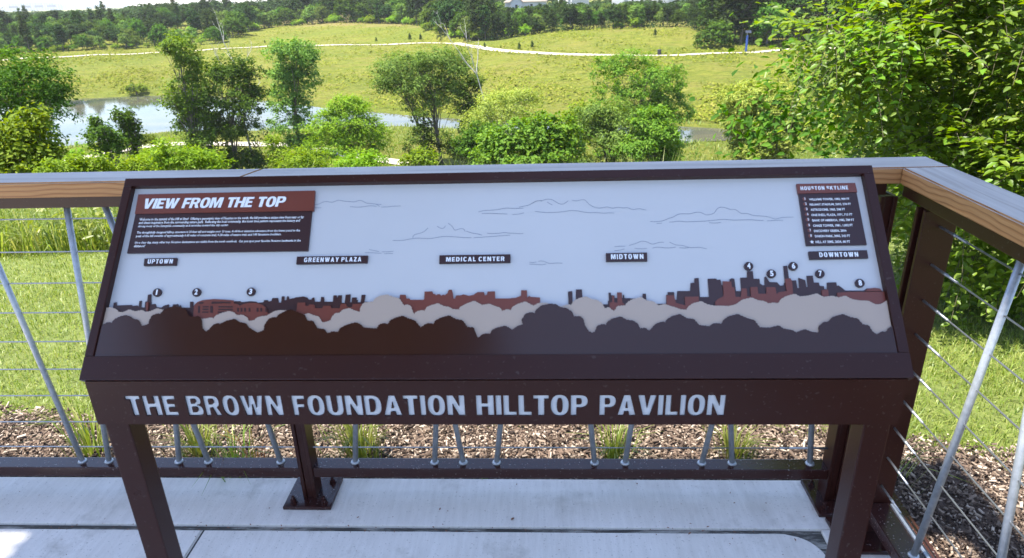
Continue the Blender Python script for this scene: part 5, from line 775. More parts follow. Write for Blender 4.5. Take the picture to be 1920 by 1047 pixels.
def loops_mesh(loops, ext, off=0.0):
    cur = bpy.data.curves.new('loops', 'CURVE'); cur.dimensions = '2D'; cur.fill_mode = 'BOTH' if ext else 'FRONT'; cur.extrude = ext; cur.offset = off
    for q in loops:
        ns = cur.splines.new('POLY'); ns.points.add(len(q)-1); ns.use_cyclic_u = True
        for a, c in zip(ns.points, q): a.co = (c[0], c[1], 0, 1)
    ob = bpy.data.objects.new('loops', cur); COL.objects.link(ob); bpy.context.view_layer.update()
    me = bpy.data.meshes.new_from_object(ob.evaluated_get(bpy.context.evaluated_depsgraph_get())); bpy.data.objects.remove(ob); return me
def caps_text(name, s, key, off, mt, shear=0.0, gap=.10):
    u0, v0, u1, v1 = TXT[key]; me = loops_mesh(word_loops(s, u0, v0, u1, v1, shear, gap), 0)
    me.transform(MS @ Matrix.Translation((0, 0, off+.0006))); me.name = name; return link(name, me, mt)
def scallop(pts, amp, per, seed=1):
    """small leafy bumps along an outline"""
    rnd = random.Random(seed); out = []
    for (a, b) in zip(pts, pts[1:]):
        a, b = Vector(a), Vector(b); d = b-a; L = d.length; n = max(1, round(L/per)); nn = Vector((-d.y, d.x))/max(L, 1e-9)
        if nn.y < 0 and abs(nn.y) > .3: nn = -nn
        for i in range(n):
            k0 = rnd.uniform(.6, 1.3)*amp
            for t in (0, .28, .5, .72):
                q = (i+t)/n; h = {0: -.35, .28: .5, .5: .75, .72: .5}[t]*k0
                out.append(tuple(a+d*q+nn*h))
    return out
def sign():
    root = empty('interpretive_sign', (SO.x+SW/2, SO.y, 0)); tag(root, 'brown metal panorama sign with raised skyline standing before the railing', 'sign')
    inv = Matrix.Translation(-Vector(root.location))
    def P(name, me, m, par=None):
        q = link(name, me, m); q.parent = par or root
        q.matrix_parent_inverse = inv if par is None else Matrix.Identity(4); return q
    ui0, ui1, vi0, vi1 = .0173, 1.5035, .0460, .4080
    # frame: four bars around the recessed face, mitred look by butting
    bm = bmesh.new()
    def fb(u0, u1, v0, v1, w0, w1, bev=.0015):
        t = bmesh.new(); box(t, (u0, v0, w0), (u1, v1, w1), bev); bmesh.ops.transform(t, matrix=MS, verts=t.verts)
        me = bpy.data.meshes.new('t'); t.to_mesh(me); t.free(); bm.from_mesh(me); bpy.data.meshes.remove(me)
    fb(0, SW, vi1, SL, -.040, 0); fb(0, SW, 0, vi0, -.040, 0); fb(0, ui0, vi0+.0003, vi1-.0003, -.040, 0); fb(ui1, SW, vi0+.0003, vi1-.0003, -.040, 0)
    P('frame', bm_mesh('frame', bm), BROWN)
    def plate(name, pts, w0, w1, m, par=None):
        b = bmesh.new(); prism(b, pts, MS @ Matrix.Translation((0, 0, w0)), w1-w0); b.normal_update(); tri = [f for f in b.faces if len(f.verts) > 4]; bmesh.ops.triangulate(b, faces=tri, ngon_method='EAR_CLIP')
        return P(name, bm_mesh(name, b), m, par)
    rect = lambda a, b, c, d: [(a, b), (c, b), (c, d), (a, d)]
    plate('face_panel', rect(ui0-.001, vi0-.001, ui1+.001, vi1+.001), -.024, -.014, WHITEP)
    cl = lambda pts: [(min(max(u, ui0+.0006), ui1-.0006), min(max(v, vi0+.0006), vi1)) for u, v in pts]
    for q in BLD_DARK: plate('dark_skyline', cl(q), -.0138, -.0115, BLDP)
    for q in BLD_RED: plate('red_skyline', cl(q), -.0113, -.0090 if len(q) > 6 else -.0086, REDP)
    wins = []
    for q in BLD_WIN: plate('stadium_window', q, -.0089, -.0085, BLDP)
    bt = BEIGE_ = TREES_BEIGE[:-2]; plate('beige_treeline', cl(scallop(bt, .0011, .0052, 3)+[tuple(bt[-1])]+TREES_BEIGE[-2:]), -.0084, -.006, BEIGEP)
    dt = TREES_DARK[:-2]; plate('dark_treeline', cl(scallop(dt, .0011, .0052, 5)+[tuple(dt[-1]), (ui1-.0006, vi0+.0006), (ui0+.0006, vi0+.0006)]), -.0058, -.003, DARKP)
    for q in CLOUDS:
        # smooth the hand-drawn line and give it a hair's thickness
        A = np.array(q); d = np.r_[0, np.cumsum(np.hypot(*np.diff(A, axis=0).T))]; s = np.linspace(0, d[-1], max(6, int(d[-1]/.004)))
        X, Y = np.interp(s, d, A[:, 0]), np.interp(s, d, A[:, 1])
        for _ in range(2): X[1:-1] = (X[:-2]+2*X[1:-1]+X[2:])/4; Y[1:-1] = (Y[:-2]+2*Y[1:-1]+Y[2:])/4
        b = bmesh.new(); hw = .00055
        tx, ty = np.gradient(X), np.gradient(Y); L = np.hypot(tx, ty)+1e-9; nx, ny = -ty/L*hw, tx/L*hw
        l0 = [b.verts.new(MS @ Vector((X[i]+nx[i], Y[i]+ny[i], -.0136))) for i in range(len(X))]; l1 = [b.verts.new(MS @ Vector((X[i]-nx[i], Y[i]-ny[i], -.0136))) for i in range(len(X))]
        for i in range(len(X)-1): b.faces.new((l0[i], l0[i+1], l1[i+1], l1[i]))
        P('cloud_line', bm_mesh('cloud_line', b), LINE)
    pl = PLATES
    tp = plate('title_plate', pl['title'], -.0139, -.0085, REDP); bp = plate('text_plate', pl['body'], -.0139, -.0100, PLQ)
    lh = plate('legend_heading', pl['legend_head'], -.0139, -.0085, REDP); lp = plate('legend_plate', pl['legend'], -.0139, -.0100, PLQ)
    T = TXT
    def tx(name, s, key, off, par, **kw): u0, v0, u1, v1 = T[key]; return fit_text(name, s, u0, v0, u1, v1, off, par, LETTER, **kw)
    def tpar(o, par):
        o.parent = par; o.matrix_parent_inverse = Matrix.Identity(4); return o
    tpar(caps_text('heading_text', 'VIEW FROM THE TOP', 'VIEW FROM THE TOP', -.0085, LETTER, .16, .035), tp)
    body = ['Welcome to the summit of the Hill at Sims!  Offering a panoramic view of Houston to the north, the hill provides a unique view from near or far',
            'and draws inspiration from the surrounding nature park.  Reflecting the local community, the iconic tree pattern represents the history and',
            'strong roots of the Sunnyside community as it stretches toward the city center.',
            'The thoughtfully designed hilltop structure is 20-feet tall and weighs over 13 tons. A 60-foot elevation adventure from the lower pond to the',
            'peak of the hill consists of approximately 0.65 miles of concrete trail, 0.28 miles of nature trail, and 140 limestone boulders.',
            'On a clear day, many other top Houston destinations are visible from the north overlook.  Can you spot your favorite Houston landmarks in the', 'distance?']
    for i, s in enumerate(body): tpar(tx('body_text', s, 'b%d' % i, -.0100, None, bold=.022, shear=.1, res=1), bp)
    tpar(caps_text('heading_text', 'HOUSTON SKYLINE', 'HOUSTON SKYLINE', -.0085, LETTER, 0, .26), lh)
    leg = ['WILLIAMS TOWER, 1983, 909 FT', 'RELIANT STADIUM, 2002, 270 FT', 'ASTRODOME, 1965, 208 FT', 'ONE SHELL PLAZA, 1971, 715 FT', 'BANK OF AMERICA, 1983, 780 FT', 'CHASE TOWER, 1981, 1,002 FT', 'DISCOVERY GREEN, 2004', 'DAIKIN PARK, 2000, 242 FT', 'HILL AT SIMS, 2024, 60 FT']
    for i, s in enumerate(leg):
        tpar(tx('legend_text', s, 'l%d' % i, -.0100, None, bold=.028, res=2), lp)
        u, v = T['n%d' % i][:2]
        if i < 8:
            b = bmesh.new(); prism(b, [(u+.0036*math.cos(a), v+.0036*math.sin(a)) for a in np.linspace(0, 2*math.pi, 19)[:-1]], MS @ Matrix.Translation((0, 0, -.0099)), .0004); dsc = link('legend_dot', bm_mesh('legend_dot', b), REDP); dsc.parent = lp; dsc.matrix_parent_inverse = Matrix.Identity(4)
            tpar(fit_text('legend_numeral', str(i+1), u-.0003 if i else u+.0004, v-.0024, u+.0026 if i else u+.0016, v+.0026, -.0094, None, LETTER, bold=.02), lp)
        else:
            b = bmesh.new(); prism(b, [(u+(.0040 if j % 2 == 0 else .0018)*math.sin(j*math.pi/5), v+(.0040 if j % 2 == 0 else .0018)*math.cos(j*math.pi/5)) for j in range(10)], MS @ Matrix.Translation((0, 0, -.0099)), .0005)
            st = link('legend_star', bm_mesh('legend_star', b), LETTER); st.parent = lp; st.matrix_parent_inverse = Matrix.Identity(4)
    for s in ('UPTOWN', 'GREENWAY PLAZA', 'MEDICAL CENTER', 'MIDTOWN', 'DOWNTOWN'):
        q = plate('place_plaque', pl[s], -.0139, -.0095, PLQ); q['label'] = 'plaque reading ' + s.title()
        tpar(caps_text('plaque_text', s, s, -.0095, LETTER, 0, .27), q)
    for (s, u, v) in BADGES:
        b = bmesh.new(); prism(b, [(u+.0084*math.cos(a), v+.0084*math.sin(a)) for a in np.linspace(0, 2*math.pi, 29)[:-1]], MS @ Matrix.Translation((0, 0, -.0139)), .0045); q = P('number_badge', bm_mesh('number_badge', b), PLQ); q['label'] = 'round badge with number ' + s
        tpar(fit_text('numeral', s, u-(.0031 if s != '1' else .0014), v-.0049, u+(.0031 if s != '1' else .0016), v+.0052, -.0094, None, LETTER, bold=.04), q)
    # fascia with cut-out letters
    fx0, fx1, fz0, fz1 = -.8650, .6395, .8614, .9568; fy = SO.y+.004
    loops = [[(fx0, fz0), (fx1, fz0), (fx1, fz1), (fx0, fz1)]]
    for (wd_, x0, x1) in WORDS: loops += word_loops(wd_, x0, .8805, x1, .9250)
    plate_m = loops_mesh(loops, .0018)
    plate_m.transform(Matrix(((1, 0, 0, 0), (0, 0, -1, fy), (0, 1, 0, 0), (0, 0, 0, 1)))); P('fascia', plate_m, BROWN)
    bm = bmesh.new(); box(bm, (fx0+.04, fy+.0022, fz0+.008), (fx1-.04, fy+.006, fz1-.008)); P('letter_backing', bm_mesh('letter_backing', bm), CUTW)
    bm = bmesh.new(); box(bm, (fx0+.001, fy+.0030, fz0+.0005), (fx0+.006, fy+.040, fz1-.002), .0005); box(bm, (fx1-.006, fy+.0030, fz0+.0005), (fx1-.001, fy+.040, fz1-.002), .0005); box(bm, (fx0+.006, fy+.036, fz0+.0005), (fx1-.006, fy+.040, fz1-.002)); P('fascia_return', bm_mesh('fascia_return', bm), BROWN)
    for x0 in (-.8615, .586):
        bm = bmesh.new(); box(bm, (x0, fy+.0105, 0), (x0+.048, fy+.058, fz1-.01), .003); P('leg', bm_mesh('leg', bm), BROWN)
sign()

# ------------------------------------------------------------------ pavilion canopy overhead (behind and above the camera)
SOFFIT = paint('warm_brown_soffit', (.17, .085, .045), .6)
def pavilion():
    root = empty('pavilion', (-3, -2, 0)); tag(root, 'steel canopy on columns over the deck, behind and above the viewer', 'pavilion')
    zr = 6.1; ox, oy = -.33*zr, -.12*zr
    def P(name, lo, hi):
        bm = bmesh.new(); box(bm, lo, hi); q = link(name, bm_mesh(name, bm), SOFFIT if name == 'canopy_panel' else BROWN); q.parent = root; q.matrix_parent_inverse = Matrix.Translation(-Vector(root.location)); return q
    yf = 1.957+.12*1.149+oy; hx, hy = -1.84+ox, 1.60+oy
    # openings invented to aim sun: front left onto the deck, front-right notch onto mulch
    x0, x1 = -4.4, -.54
    yb, n0, n1 = -3.2, .50, .985       # back edge; notch that lets a strip of sun through beside the added shade strip
    xn = x1-.39
    P('canopy_panel', (x0, yb, zr), (xn, hy-.13, zr+.06)); P('canopy_panel', (x0, hy-.13, zr), (hx-.11, yf, zr+.06)); P('canopy_panel', (hx+.11, hy-.13, zr), (xn, yf, zr+.06))
    P('canopy_panel', (hx-.11, hy+.10, zr), (hx+.11, yf, zr+.06))
    for q in range(4): P('sun_softening_slat', (hx-.11, hy-.125+q*.064, zr+.01), (hx+.11, hy-.125+q*.064+.034, zr+.05))  # added only to soften the sun patch on the deck
    P('canopy_panel', (xn, yb, zr), (x1-.16, n0, zr+.06)); P('canopy_panel', (xn, n1, zr), (x1-.16, yf, zr+.06))
    P('shade_strip', (x1-.16, yb, zr-.02), (x1, yf, zr+.08))  # unseen strip added to keep the side cap in shade
    for (x, y) in ((-4.25, -2.3), (-1.0, -2.3), (-4.25, 0.4)): P('column', (x-.08, y-.08, 0), (x+.08, y+.08, zr))
pavilion()

# ------------------------------------------------------------------ woods
def wood_tree(name, kind):
    if kind == 'round': lob = [(0, 0, 5.2, 3.2, 3.2, 2.6), (1.6, .4, 4.4, 2.2, 2.2, 2), (-1.7, -.3, 4.6, 2.2, 2.2, 2), (.2, 1, 6.6, 2, 2, 1.6), (0, -1.6, 3.2, 2.4, 2, 1.8)]; mt, nc, per, cr, ls, h = L_WOOD, 150, 15, .8, .30, 8.2
    elif kind == 'tall': lob = [(0, 0, 5, 2.2, 2.2, 3.2), (.6, 0, 8.2, 1.8, 1.8, 2.2), (-.9, .3, 6.4, 1.8, 1.8, 2), (.2, -.8, 3, 2.2, 2, 2)]; mt, nc, per, cr, ls, h = L_WOOD, 140, 15, .75, .28, 10.4
    elif kind == 'pine': lob = [(0, 0, 3.2, 1.9, 1.9, 1.6), (0, 0, 5.2, 1.9, 1.9, 1.5), (.2, 0, 7.2, 1.7, 1.7, 1.5), (-.2, 0, 9, 1.3, 1.3, 1.4), (0, 0, 10.6, .7, .7, 1.1)]; mt, nc, per, cr, ls, h = L_PINE, 150, 14, .7, .26, 11.6
    elif kind == 'dense': lob = [(0, 0, 3.6, 3.8, 3.4, 3.2), (2, 0, 3, 2.4, 2.4, 2.4), (-2.2, .2, 2.8, 2.4, 2.4, 2.2), (.4, 0, 5.6, 2.4, 2.4, 1.7)]; mt, nc, per, cr, ls, h = L_DARK, 160, 15, .8, .28, 7.2
    elif kind == 'pale': lob = [(0, 0, 3.4, 2.4, 2.4, 2.4), (1.2, .3, 2.6, 1.8, 1.8, 1.8), (-1.3, 0, 2.6, 1.8, 1.8, 1.8), (0, 0, 5, 1.5, 1.5, 1.3)]; mt, nc, per, cr, ls, h = L_GREY, 110, 14, .7, .24, 6
    else: lob = [(0, 0, 1.2, 1.5, 1.4, 1.1), (.9, .2, .9, 1.0, 1, .8), (-.9, 0, 1, 1, 1, .9)]; mt, nc, per, cr, ls, h = L_BRIGHT, 60, 14, .45, .2, 2.4
    C, u, P, Nn = crown_points(lob, nc, per, cr, inner=.5); cm = leaf_cards(P, Nn, ls*rng.uniform(.6, 1.3, len(P)), .62, name)
    bm = bmesh.new(); bm.from_mesh(cm); nf = len(bm.faces)
    tube(bm, [(0, 0, -.8), (0, .1, h*.5), (0, 0, h*.86)], [.19, .14, .05], 6, False)
    for i in range(9):
        e = C[rng.integers(len(C))]; tube(bm, [(0, 0, h*random.uniform(.25, .6)), tuple(e*.95)], [.08, .02], 4, False)
    me = bpy.data.meshes.new(name); bm.to_mesh(me); bm.free(); bpy.data.meshes.remove(cm); me.materials.append(mt); me.materials.append(BARK)
    mi = np.ones(len(me.polygons), np.int32); mi[:nf] = 0; me.polygons.foreach_set('material_index', mi); return me, h
KINDS_ = ['round', 'tall', 'pine', 'dense', 'pale', 'bush']
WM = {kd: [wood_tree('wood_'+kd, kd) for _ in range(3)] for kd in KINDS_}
NAMES_ = {'round': 'broadleaf_tree', 'tall': 'broadleaf_tree', 'pine': 'pine_tree', 'dense': 'broadleaf_tree', 'pale': 'small_tree', 'bush': 'bush'}
DESC_ = {'round': 'round-crowned green tree', 'tall': 'tall oval-crowned tree', 'pine': 'narrow dark pine', 'dense': 'low spreading dark tree', 'pale': 'small greyish tree', 'bush': 'yellow-green bush'}
def where_(t, g):
    row = 'at the front of' if g < 8 else ('a few rows inside' if g < 45 else 'deep inside')
    for lim, w in ((-.62, 'the leftmost wood under the stadium'), (-.45, 'the left wood behind the path'), (-.30, 'the wood left of the mound'), (-.16, 'the wood behind the mound'),
                   (-.06, 'the wood where the path bends'), (.06, 'the wood around the largest house'), (.19, 'the wood behind the right mound'), (.30, 'the wood near the blue post')):
        if t < lim: return row+' '+w
    return row+' the wood behind the near tree'
def place_wood(kd, x, y, sc, t, g):
    me, h = WM[kd][random.randrange(3)]
    o = bpy.data.objects.new(NAMES_[kd], me); COL.objects.link(o); o.location = (x, y, tz(x, y)); o.rotation_euler = (0, 0, random.uniform(0, 6.28))
    o.scale = (sc*random.uniform(.88, 1.2), sc*random.uniform(.88, 1.2), sc*random.uniform(.88, 1.15)); w = where_(t, g); tag(o, DESC_[kd]+' '+w, 'tree' if kd != 'bush' else 'bush', (DESC_[kd]+('es ' if kd == 'bush' else 's '))+w)
cells = {}
def free(x, y, r):
    i, j = int(x//7), int(y//7)
    for a in (i-1, i, i+1):
        for b in (j-1, j, j+1):
            for (px, py, pr) in cells.get((a, b), ()):
                if (px-x)**2+(py-y)**2 < (r+pr)**2: return False
    return True
HS = [tuple(h[:2]) for h in HOUSES]
cnt = {kd: 0 for kd in KINDS_}
LIM = {'round': 105, 'tall': 85, 'pine': 170, 'dense': 100, 'pale': 110, 'bush': 150}
def woods():
    tries = 0
    while tries < 16000:
        tries += 1
        t = random.uniform(-.84, .56); dt = float(np.interp(t, KT, KTOP)); left = t < -.43
        g = random.random()**2.0*(150 if left else 75); d = dt+2.5+g
        y = d/math.sqrt(1+t*t); x = t*y
        if any(math.hypot(x-hx, y-hy) < 13 for hx, hy in HS): continue
        right = t > -.1
        if g < 4: kd = random.choices(KINDS_, [.8, 1.8, 5, 1.6, 1.2, 1.3] if right else [.5, .6, .6, 2, 3, 6])[0]
        elif right: kd = random.choices(KINDS_, [2, 3, 6, 2, 1, .3])[0]
        else: kd = random.choices(KINDS_, [5, 3, 1.2, 4, 2, .5])[0]
        if left and g < 60 and random.random() < .45: kd = random.choice(['pine', 'pale', 'bush', 'dense'])
        sc = random.uniform(.85, 1.25)*(.85 if left and g < 60 else 1.0)*(1 if t > -.55 else .82)
        if -.075 < t < .225: sc = (7.2 if t < .04 else 5.4)/WM[kd][0][1]*random.uniform(.72, 1.08)*(.8 if -.062 < t < .02 else 1) if kd != 'bush' else sc
        elif t >= .225: sc *= 1.2
        rr = {'round': 1.9, 'tall': 1.4, 'pine': 1.15, 'dense': 2.0, 'pale': 1.3, 'bush': .7}[kd]*sc*(1.35 if left and g < 60 else 1)
        if cnt[kd] >= LIM[kd] or not free(x, y, rr): continue
        cells.setdefault((int(x//7), int(y//7)), []).append((x, y, rr)); cnt[kd] += 1; place_wood(kd, x, y, sc, t, g)
    # undergrowth under the trees
    n = 60000; t = rng.uniform(-.9, .62, n); g = rng.uniform(0, 1, n)**1.3*95; keep = ~((t < -.43) & (rng.uniform(0, 1, n) < .62)); t, g = t[keep], g[keep]; n = len(t)
    d = np.interp(t, KT, KTOP)+1.5+g; y = d/np.sqrt(1+t*t); x = t*y; pn = np.sin(x*.23+1)*np.sin(y*.19)+.6*np.sin(x*.61)*np.sin(y*.47); keep = rng.uniform(-.9, 1.2, n) < pn+.35; x, y, pn, g = x[keep], y[keep], pn[keep], g[keep]; n = len(x)
    top = (1.1+1.1*np.clip(pn, 0, 1.2))*np.clip(.45+g*.12, 0, 1.5); z = terrain_z(x, y)+rng.uniform(0, 1, n)**.7*top
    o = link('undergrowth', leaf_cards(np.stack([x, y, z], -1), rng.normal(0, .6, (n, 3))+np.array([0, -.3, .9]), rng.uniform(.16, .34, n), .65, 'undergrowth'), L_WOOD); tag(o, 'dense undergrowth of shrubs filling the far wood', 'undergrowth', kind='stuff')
    # the depth of the wood, out to the horizon, as one mass
    Ps, Ns, hs = [], [], []
    for i in range(2400):
        t = random.uniform(-1.05, .95); dt = float(np.interp(t, KT, KTOP)); d = dt+(120 if t < -.43 else 60)+random.random()**2*900; y = d/math.sqrt(1+t*t); x = t*y; z = tz(x, y); h = random.uniform(8.0, 11.0)*(.43 if -.08 < t < .24 and d < 420 else 1)*((.74 if t < -.58 else .95) if t < -.38 else 1.15); r = random.uniform(3, 5)
        if any(math.hypot(x-hx, y-hy) < 15 for hx, hy in HS): continue
        n = 70; u = rng.normal(0, 1, (n, 3)); u /= np.linalg.norm(u, axis=1, keepdims=True); u[:, 2] = np.abs(u[:, 2])
        Ps.append(np.array([x, y, z+h*.4])+u*np.array([r, r, h*.6])); Ns.append(u+np.array([0, 0, .6])+rng.normal(0, .4, (n, 3))); hs.append(rng.uniform(.5, 1.0, n))
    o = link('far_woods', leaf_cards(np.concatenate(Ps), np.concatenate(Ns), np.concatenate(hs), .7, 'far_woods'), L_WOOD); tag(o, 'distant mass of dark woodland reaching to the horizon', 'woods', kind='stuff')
woods()
SAP = {}
def saplings():
    me, h = WM['pine'][0]
    labs = ['tiny pine sapling left of the two saplings by the far path', 'small pine sapling beside the far path, the left of a close pair', 'small pine sapling beside the far path, the right of a close pair', 'dark small pine sapling where the far path bends', 'young pine left of its twin above the far path right of the bend', 'young pine right of its twin above the far path right of the bend', 'tiny lone sapling in the upper meadow at left', 'small leafy sapling on the right mound near the wood']
    for (x, y, px), lab in zip(SAPL, labs):
        d = math.hypot(x, y); hh = px/1272*d*.98; o = bpy.data.objects.new('pine_sapling', me); COL.objects.link(o); o.location = (x, y, tz(x, y)); s = hh/h; o.scale = (s*1.25, s*1.25, s); tag(o, lab, 'sapling', 'saplings along the far path')
saplings()
o = bpy.data.objects.new('round_bush', WM['dense'][1][0]); COL.objects.link(o); o.location = (RBUSH[0], RBUSH[1], tz(*RBUSH)-1.5); o.scale = (1.0, 1.0, .95); tag(o, 'large dark round bush beside the far path at right', 'bush')
o = bpy.data.objects.new('shore_bush', WM['bush'][1][0]); COL.objects.link(o); o.location = (SBUSH[0], SBUSH[1], tz(*SBUSH)); o.scale = (1.1, 1.1, 1.1); tag(o, 'lone bush on the far shore of the pond', 'bush')

# ------------------------------------------------------------------ meadow and shore grass
def meadow_grass():
    n = 60000; t = rng.uniform(-.84, .74, n); db = np.interp(t, KT, KBANK); dt = np.interp(t, KT, KTOP); dp = np.interp(t, KT, KPATH)
    d = db+.5+(dt-db+2)*rng.uniform(0, 1, n)**1.2; y = d/np.sqrt(1+t*t); x = t*y
    pn = np.sin(x*.21+1)*np.sin(y*.17+x*.05)+.6*np.sin(x*.63+y*.2)*np.sin(y*.41)+.5*np.sin(x*.09-y*.13)
    keep = (np.abs(d-dp) > 2.2) & ((rng.normal(.1, .5, n) < pn) | (np.abs(d-dp) < 5)); x, y = x[keep], y[keep]; n = len(x)
    z = terrain_z(x, y)+rng.uniform(.02, .42, n)
    tag(link('meadow_grass', leaf_cards(np.stack([x, y, z], -1), rng.normal(0, .38, (n, 3))+np.array([-.1, -.35, 1.0]), rng.uniform(.16, .46, n), .45, 'meadow_grass'), L_MEADOW), 'long yellow-green meadow grass on the mounds beyond the pond', 'meadow grass', kind='stuff')
    n = 42000; t = rng.uniform(-.9, .8, n); d = rng.uniform(56, 112, n); y = d/np.sqrt(1+t*t); x = t*y
    sd = poly_sd(x, y, POND_A); lp = np.min(np.hypot(x[:, None]-np.array(LPATH)[None, :, 0], y[:, None]-np.array(LPATH)[None, :, 1]), 1)
    P_ = np.array(LPATH); dd = np.full(n, 99.)
    for a, b in zip(P_, P_[1:]):
        ab = b-a; k_ = np.clip(((x-a[0])*ab[0]+(y-a[1])*ab[1])/(ab@ab), 0, 1); dd = np.minimum(dd, np.hypot(x-a[0]-k_*ab[0], y-a[1]-k_*ab[1]))
    keep = (sd > .3) & (dd > 1.7) & (d < np.interp(t, KT, KBANK)+2); x, y, dd = x[keep], y[keep], dd[keep]; n = len(x)
    h = rng.uniform(.2, .8, n)*np.where(dd < 4, .3, 1); w = rng.uniform(.05, .13, n)
    tag(link('shore_grass', blades(x, y, terrain_z(x, y)-.03, h, w, .6, None, 'shore_grass'), L_BLADE), 'tall tan and green grass on the near shore of the pond', 'shore grass', kind='stuff')
meadow_grass()

# ------------------------------------------------------------------ houses, skyline, small far things
SIDING = mat('white_siding', (.62, .62, .60), .6); k = N(SIDING); wv = k.n('TexWave', bands_direction='Z'); wv.inputs['Scale'].default_value = 1.6; k.l(k.pos(), wv.inputs[0]); k.color(k.mix(wv.outputs['Fac'], (.42, .43, .45), (.52, .53, .55)))
SHINGLE = mat('tan_grey_shingles', (.30, .26, .22), .9); k = N(SHINGLE); k.color(k.ramp(k.noise(2.5, 5, .7), [(.3, (.15, .125, .105)), (.7, (.235, .20, .17))]))
GLASS = mat('dark_window_glass', (.03, .035, .045), .1)
def house(x, y, w, dpt, eave, ridge, rz, label, base=None, hip=True):
    z0 = tz(x, y) if base is None else base; root = empty('house', (x, y, z0), rz); tag(root, label, 'house', 'houses behind the far wood')
    bm = bmesh.new(); box(bm, (-w/2, -dpt/2, -4), (w/2, dpt/2, eave)); link('wall', bm_mesh('wall', bm), SIDING, root)
    bm = bmesh.new(); o_ = .6; a = [bm.verts.new(p) for p in ((-w/2-o_, -dpt/2-o_, eave), (w/2+o_, -dpt/2-o_, eave), (w/2+o_, dpt/2+o_, eave), (-w/2-o_, dpt/2+o_, eave))]
    ins = dpt/2 if hip else 0; r0, r1 = bm.verts.new((-w/2-o_+ins, 0, ridge)), bm.verts.new((w/2+o_-ins, 0, ridge))
    for f in ((a[0], a[1], r1, r0), (a[1], a[2], r1), (a[2], a[3], r0, r1), (a[3], a[0], r0)): bm.faces.new(f)
    bm.faces.new(a[::-1]); link('roof', bm_mesh('roof', bm), SHINGLE, root)
    # front gable
    bm = bmesh.new(); gw = w*.3; gx = -w*.27; yy = -dpt/2-1.6
    g0, g1, g2 = (gx-gw/2, yy, 0), (gx+gw/2, yy, 0), (gx, yy, eave+gw*.38)
    vs = [bm.verts.new(p) for p in ((gx-gw/2, yy, -1), (gx+gw/2, yy, -1), (gx+gw/2, yy, eave), (gx, yy, eave+gw*.4), (gx-gw/2, yy, eave))]; vb = [bm.verts.new(v.co+Vector((0, 1.7, 0))) for v in vs]
    bm.faces.new(vs); 
    for i in range(5): bm.faces.new((vs[i], vb[i], vb[(i+1) % 5], vs[(i+1) % 5]))
    link('gable', bm_mesh('gable', bm), SIDING, root)
    bm = bmesh.new(); e_ = .35
    for s in (-1, 1):
        p = [Vector((gx, yy-.4, eave+gw*.4+.12)), Vector((gx+s*(gw/2+e_), yy-.4, eave-.12)), Vector((gx+s*(gw/2+e_), yy+3.5, eave-.12)), Vector((gx, yy+4.5, eave+gw*.4+.12))]
        q = [bm.verts.new(v) for v in p]; q2 = [bm.verts.new(v+Vector((0, 0, .15))) for v in p]; bm.faces.new(q2); bm.faces.new(q[::-1])
        for i in range(4): bm.faces.new((q[i], q[(i+1) % 4], q2[(i+1) % 4], q2[i]))
    link('gable_roof', bm_mesh('gable_roof', bm), SHINGLE, root)
    for (wx, wz, yy2) in ((gx, eave-1.6, yy), (w*.12, eave-1.5, -dpt/2), (w*.34, eave-1.5, -dpt/2), (w*.12, 1.2, -dpt/2)):
        f = boxo('window', (wx-.6, yy2-.06, wz-.8), (wx+.6, yy2-.002, wz+.8), LETTER, root); boxo('pane', (wx-.5, yy2-.075, wz-.7), (wx+.5, yy2-.061, wz+.7), GLASS, f)
hl = ['two-storey pale house with hipped roof showing above the wood, the leftmost and largest', 'white gabled house peeping over the pines, second from left', 'house with pale roof above the pines, third from left', 'house with broad pale roof above the pines, fourth from left', 'rightmost pale-roofed house above the pines']
for i, ((hx, hy), lab) in enumerate(zip(HS, hl)):
    sp = [(16, 11, 4.7, 8.2, .12, None), (11, 9, 5.4, 8.6, .5, None), (15, 10, 5.6, 8.6, -.2, None), (17, 10, 5.8, 9.2, .1, None), (15, 10, 6.0, 9.2, .1, None)][i]
    house(hx, hy, sp[0], sp[1], sp[2], sp[3], sp[4], lab, tz(hx, hy)+(1.9, 3.0, 3.6, 4.0, 4.0)[i])
TOWERM = mat('pale_concrete_and_glass', (.45, .46, .48), .5); k = N(TOWERM); bt_ = k.n('TexBrick'); bt_.inputs['Scale'].default_value = .03; k.l(k.pos(), bt_.inputs[0]); bt_.inputs[1].default_value = (.30, .33, .37, 1); bt_.inputs[2].default_value = (.42, .44, .47, 1); bt_.inputs[3].default_value = (.58, .58, .57, 1); k.color(bt_.outputs[0])
slab_n = 0
tl = ['low pale tower at the far left of the skyline', 'thin pale tower left of the stadium on the skyline', 'pale twin tower, the left one, right of the stadium', 'pale twin tower, the right one, right of the stadium', 'thin mast-like tower right of the twin towers', 'last faint tower at the right of the distant skyline']
ll = ['low pale building right of the stadium on the skyline', 'low pale building just left of the twin towers']
ti_ = li_ = 0
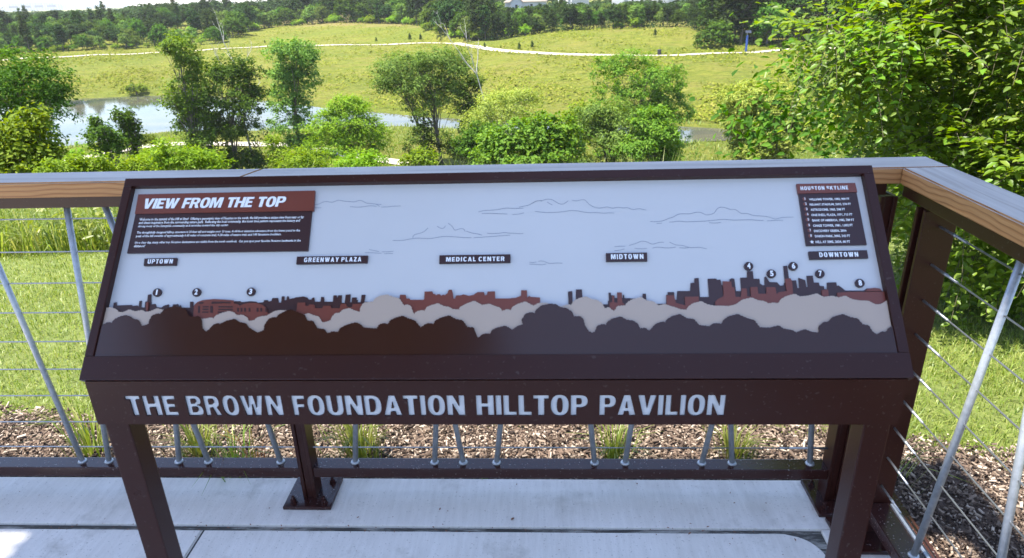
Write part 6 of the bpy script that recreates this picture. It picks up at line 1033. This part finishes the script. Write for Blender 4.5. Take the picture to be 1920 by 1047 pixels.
for (kd, x, y, w, ztop) in SKY:
    z0 = tz(x, y)-2; rz = math.atan2(x, y)
    if kd == 'stadium':
        root = empty('stadium', (x, y, z0), -rz); tag(root, 'pale hazy stadium with curved roof on the far left horizon', 'stadium')
        pts = [(-w/2, 0), (w/2, 0), (w/2, ztop-z0-22), (w*.46, ztop-z0-12)]+[(w*.42*math.cos(a), ztop-z0-12+12*math.sin(a)) for a in np.linspace(.1, math.pi-.1, 12)]+[(-w*.46, ztop-z0-12), (-w/2, ztop-z0-22)]
        bm = bmesh.new(); prism(bm, pts, Matrix(((1, 0, 0, 0), (0, 0, 1, 0), (0, 1, 0, 0), (0, 0, 0, 1))), 160); link('bowl', bm_mesh('bowl', bm), TOWERM, root)
        for xx in (-.30, -.1, .1, .3): boxo('window_band', (w*(xx-.07), -2, (ztop-z0)*.38), (w*(xx+.07), -.5, (ztop-z0)*.62), GLASS, root)
    else:
        low = kd == 'low'; lab = ll[li_] if low else tl[ti_]
        if low: li_ += 1
        else: ti_ += 1
        root = empty('office_building' if low else 'office_tower', (x, y, z0), -rz); tag(root, lab, 'building' if low else 'tower', 'distant skyline buildings')
        boxo('shaft', (-w/2, 0, 0), (w/2, w*.8+20, ztop-z0-6), TOWERM, root); boxo('crown', (-w*.35, 4, ztop-z0-6), (w*.35, w*.6+8, ztop-z0), TOWERM, root)
def small_far():
    x, y = BIN; z = tz(x, y); bm = bmesh.new(); tube(bm, [(0, 0, 0), (0, 0, .1), (0, 0, 1.0)], [.34, .38, .40], 14); root = empty('litter_bin', (x, y, z)); tag(root, 'dark round litter bin beside the far path at right', 'litter bin')
    blk = mat('black_metal', (.02, .02, .022), .5); link('body', bm_mesh('bin_body', bm), blk, root); bm = bmesh.new(); tube(bm, [(0, 0, 1.0), (0, 0, 1.12), (0, 0, 1.25)], [.43, .42, .2], 14); link('lid', bm_mesh('bin_lid', bm), blk, root)
    x, y = BLUE; z = tz(x, y); root = empty('emergency_phone_post', (x, y, z)); tag(root, 'blue emergency call post with solar panel beside the far path at right', 'call post')
    bl = mat('blue_paint', (.03, .08, .30), .4); boxo('post', (-.19, -.16, 0), (.19, .16, 3.3), bl, root, .02); bm = bmesh.new(); tube(bm, [(0, 0, 3.3), (0, 0, 4.0)], .06, 8); link('mast', bm_mesh('mast', bm), GALV, root)
    bm = bmesh.new(); box(bm, (-.6, -.4, -.03), (.6, .4, .03)); bmesh.ops.rotate(bm, cent=(0, 0, 0), matrix=Matrix.Rotation(.6, 3, 'X'), verts=bm.verts); bmesh.ops.translate(bm, vec=(.15, 0, 4.0), verts=bm.verts); link('solar_panel', bm_mesh('solar_panel', bm), GLASS, root)
small_far()

# ------------------------------------------------------------------ air
def haze():
    bm = bmesh.new(); box(bm, (-9700, -9700, -21.5), (9700, 9700, 260)); m = bpy.data.materials.new('haze'); m.use_nodes = True; t = m.node_tree
    t.nodes.remove(t.nodes['Principled BSDF']); v = t.nodes.new('ShaderNodeVolumePrincipled'); v.inputs['Color'].default_value = (.93, .96, 1, 1); v.inputs['Density'].default_value = HAZE
    t.links.new(v.outputs[0], t.nodes['Material Output'].inputs['Volume'])
    tag(link('haze', bm_mesh('haze', bm), m), kind='stuff')
HAZE = 1.2e-4
haze()
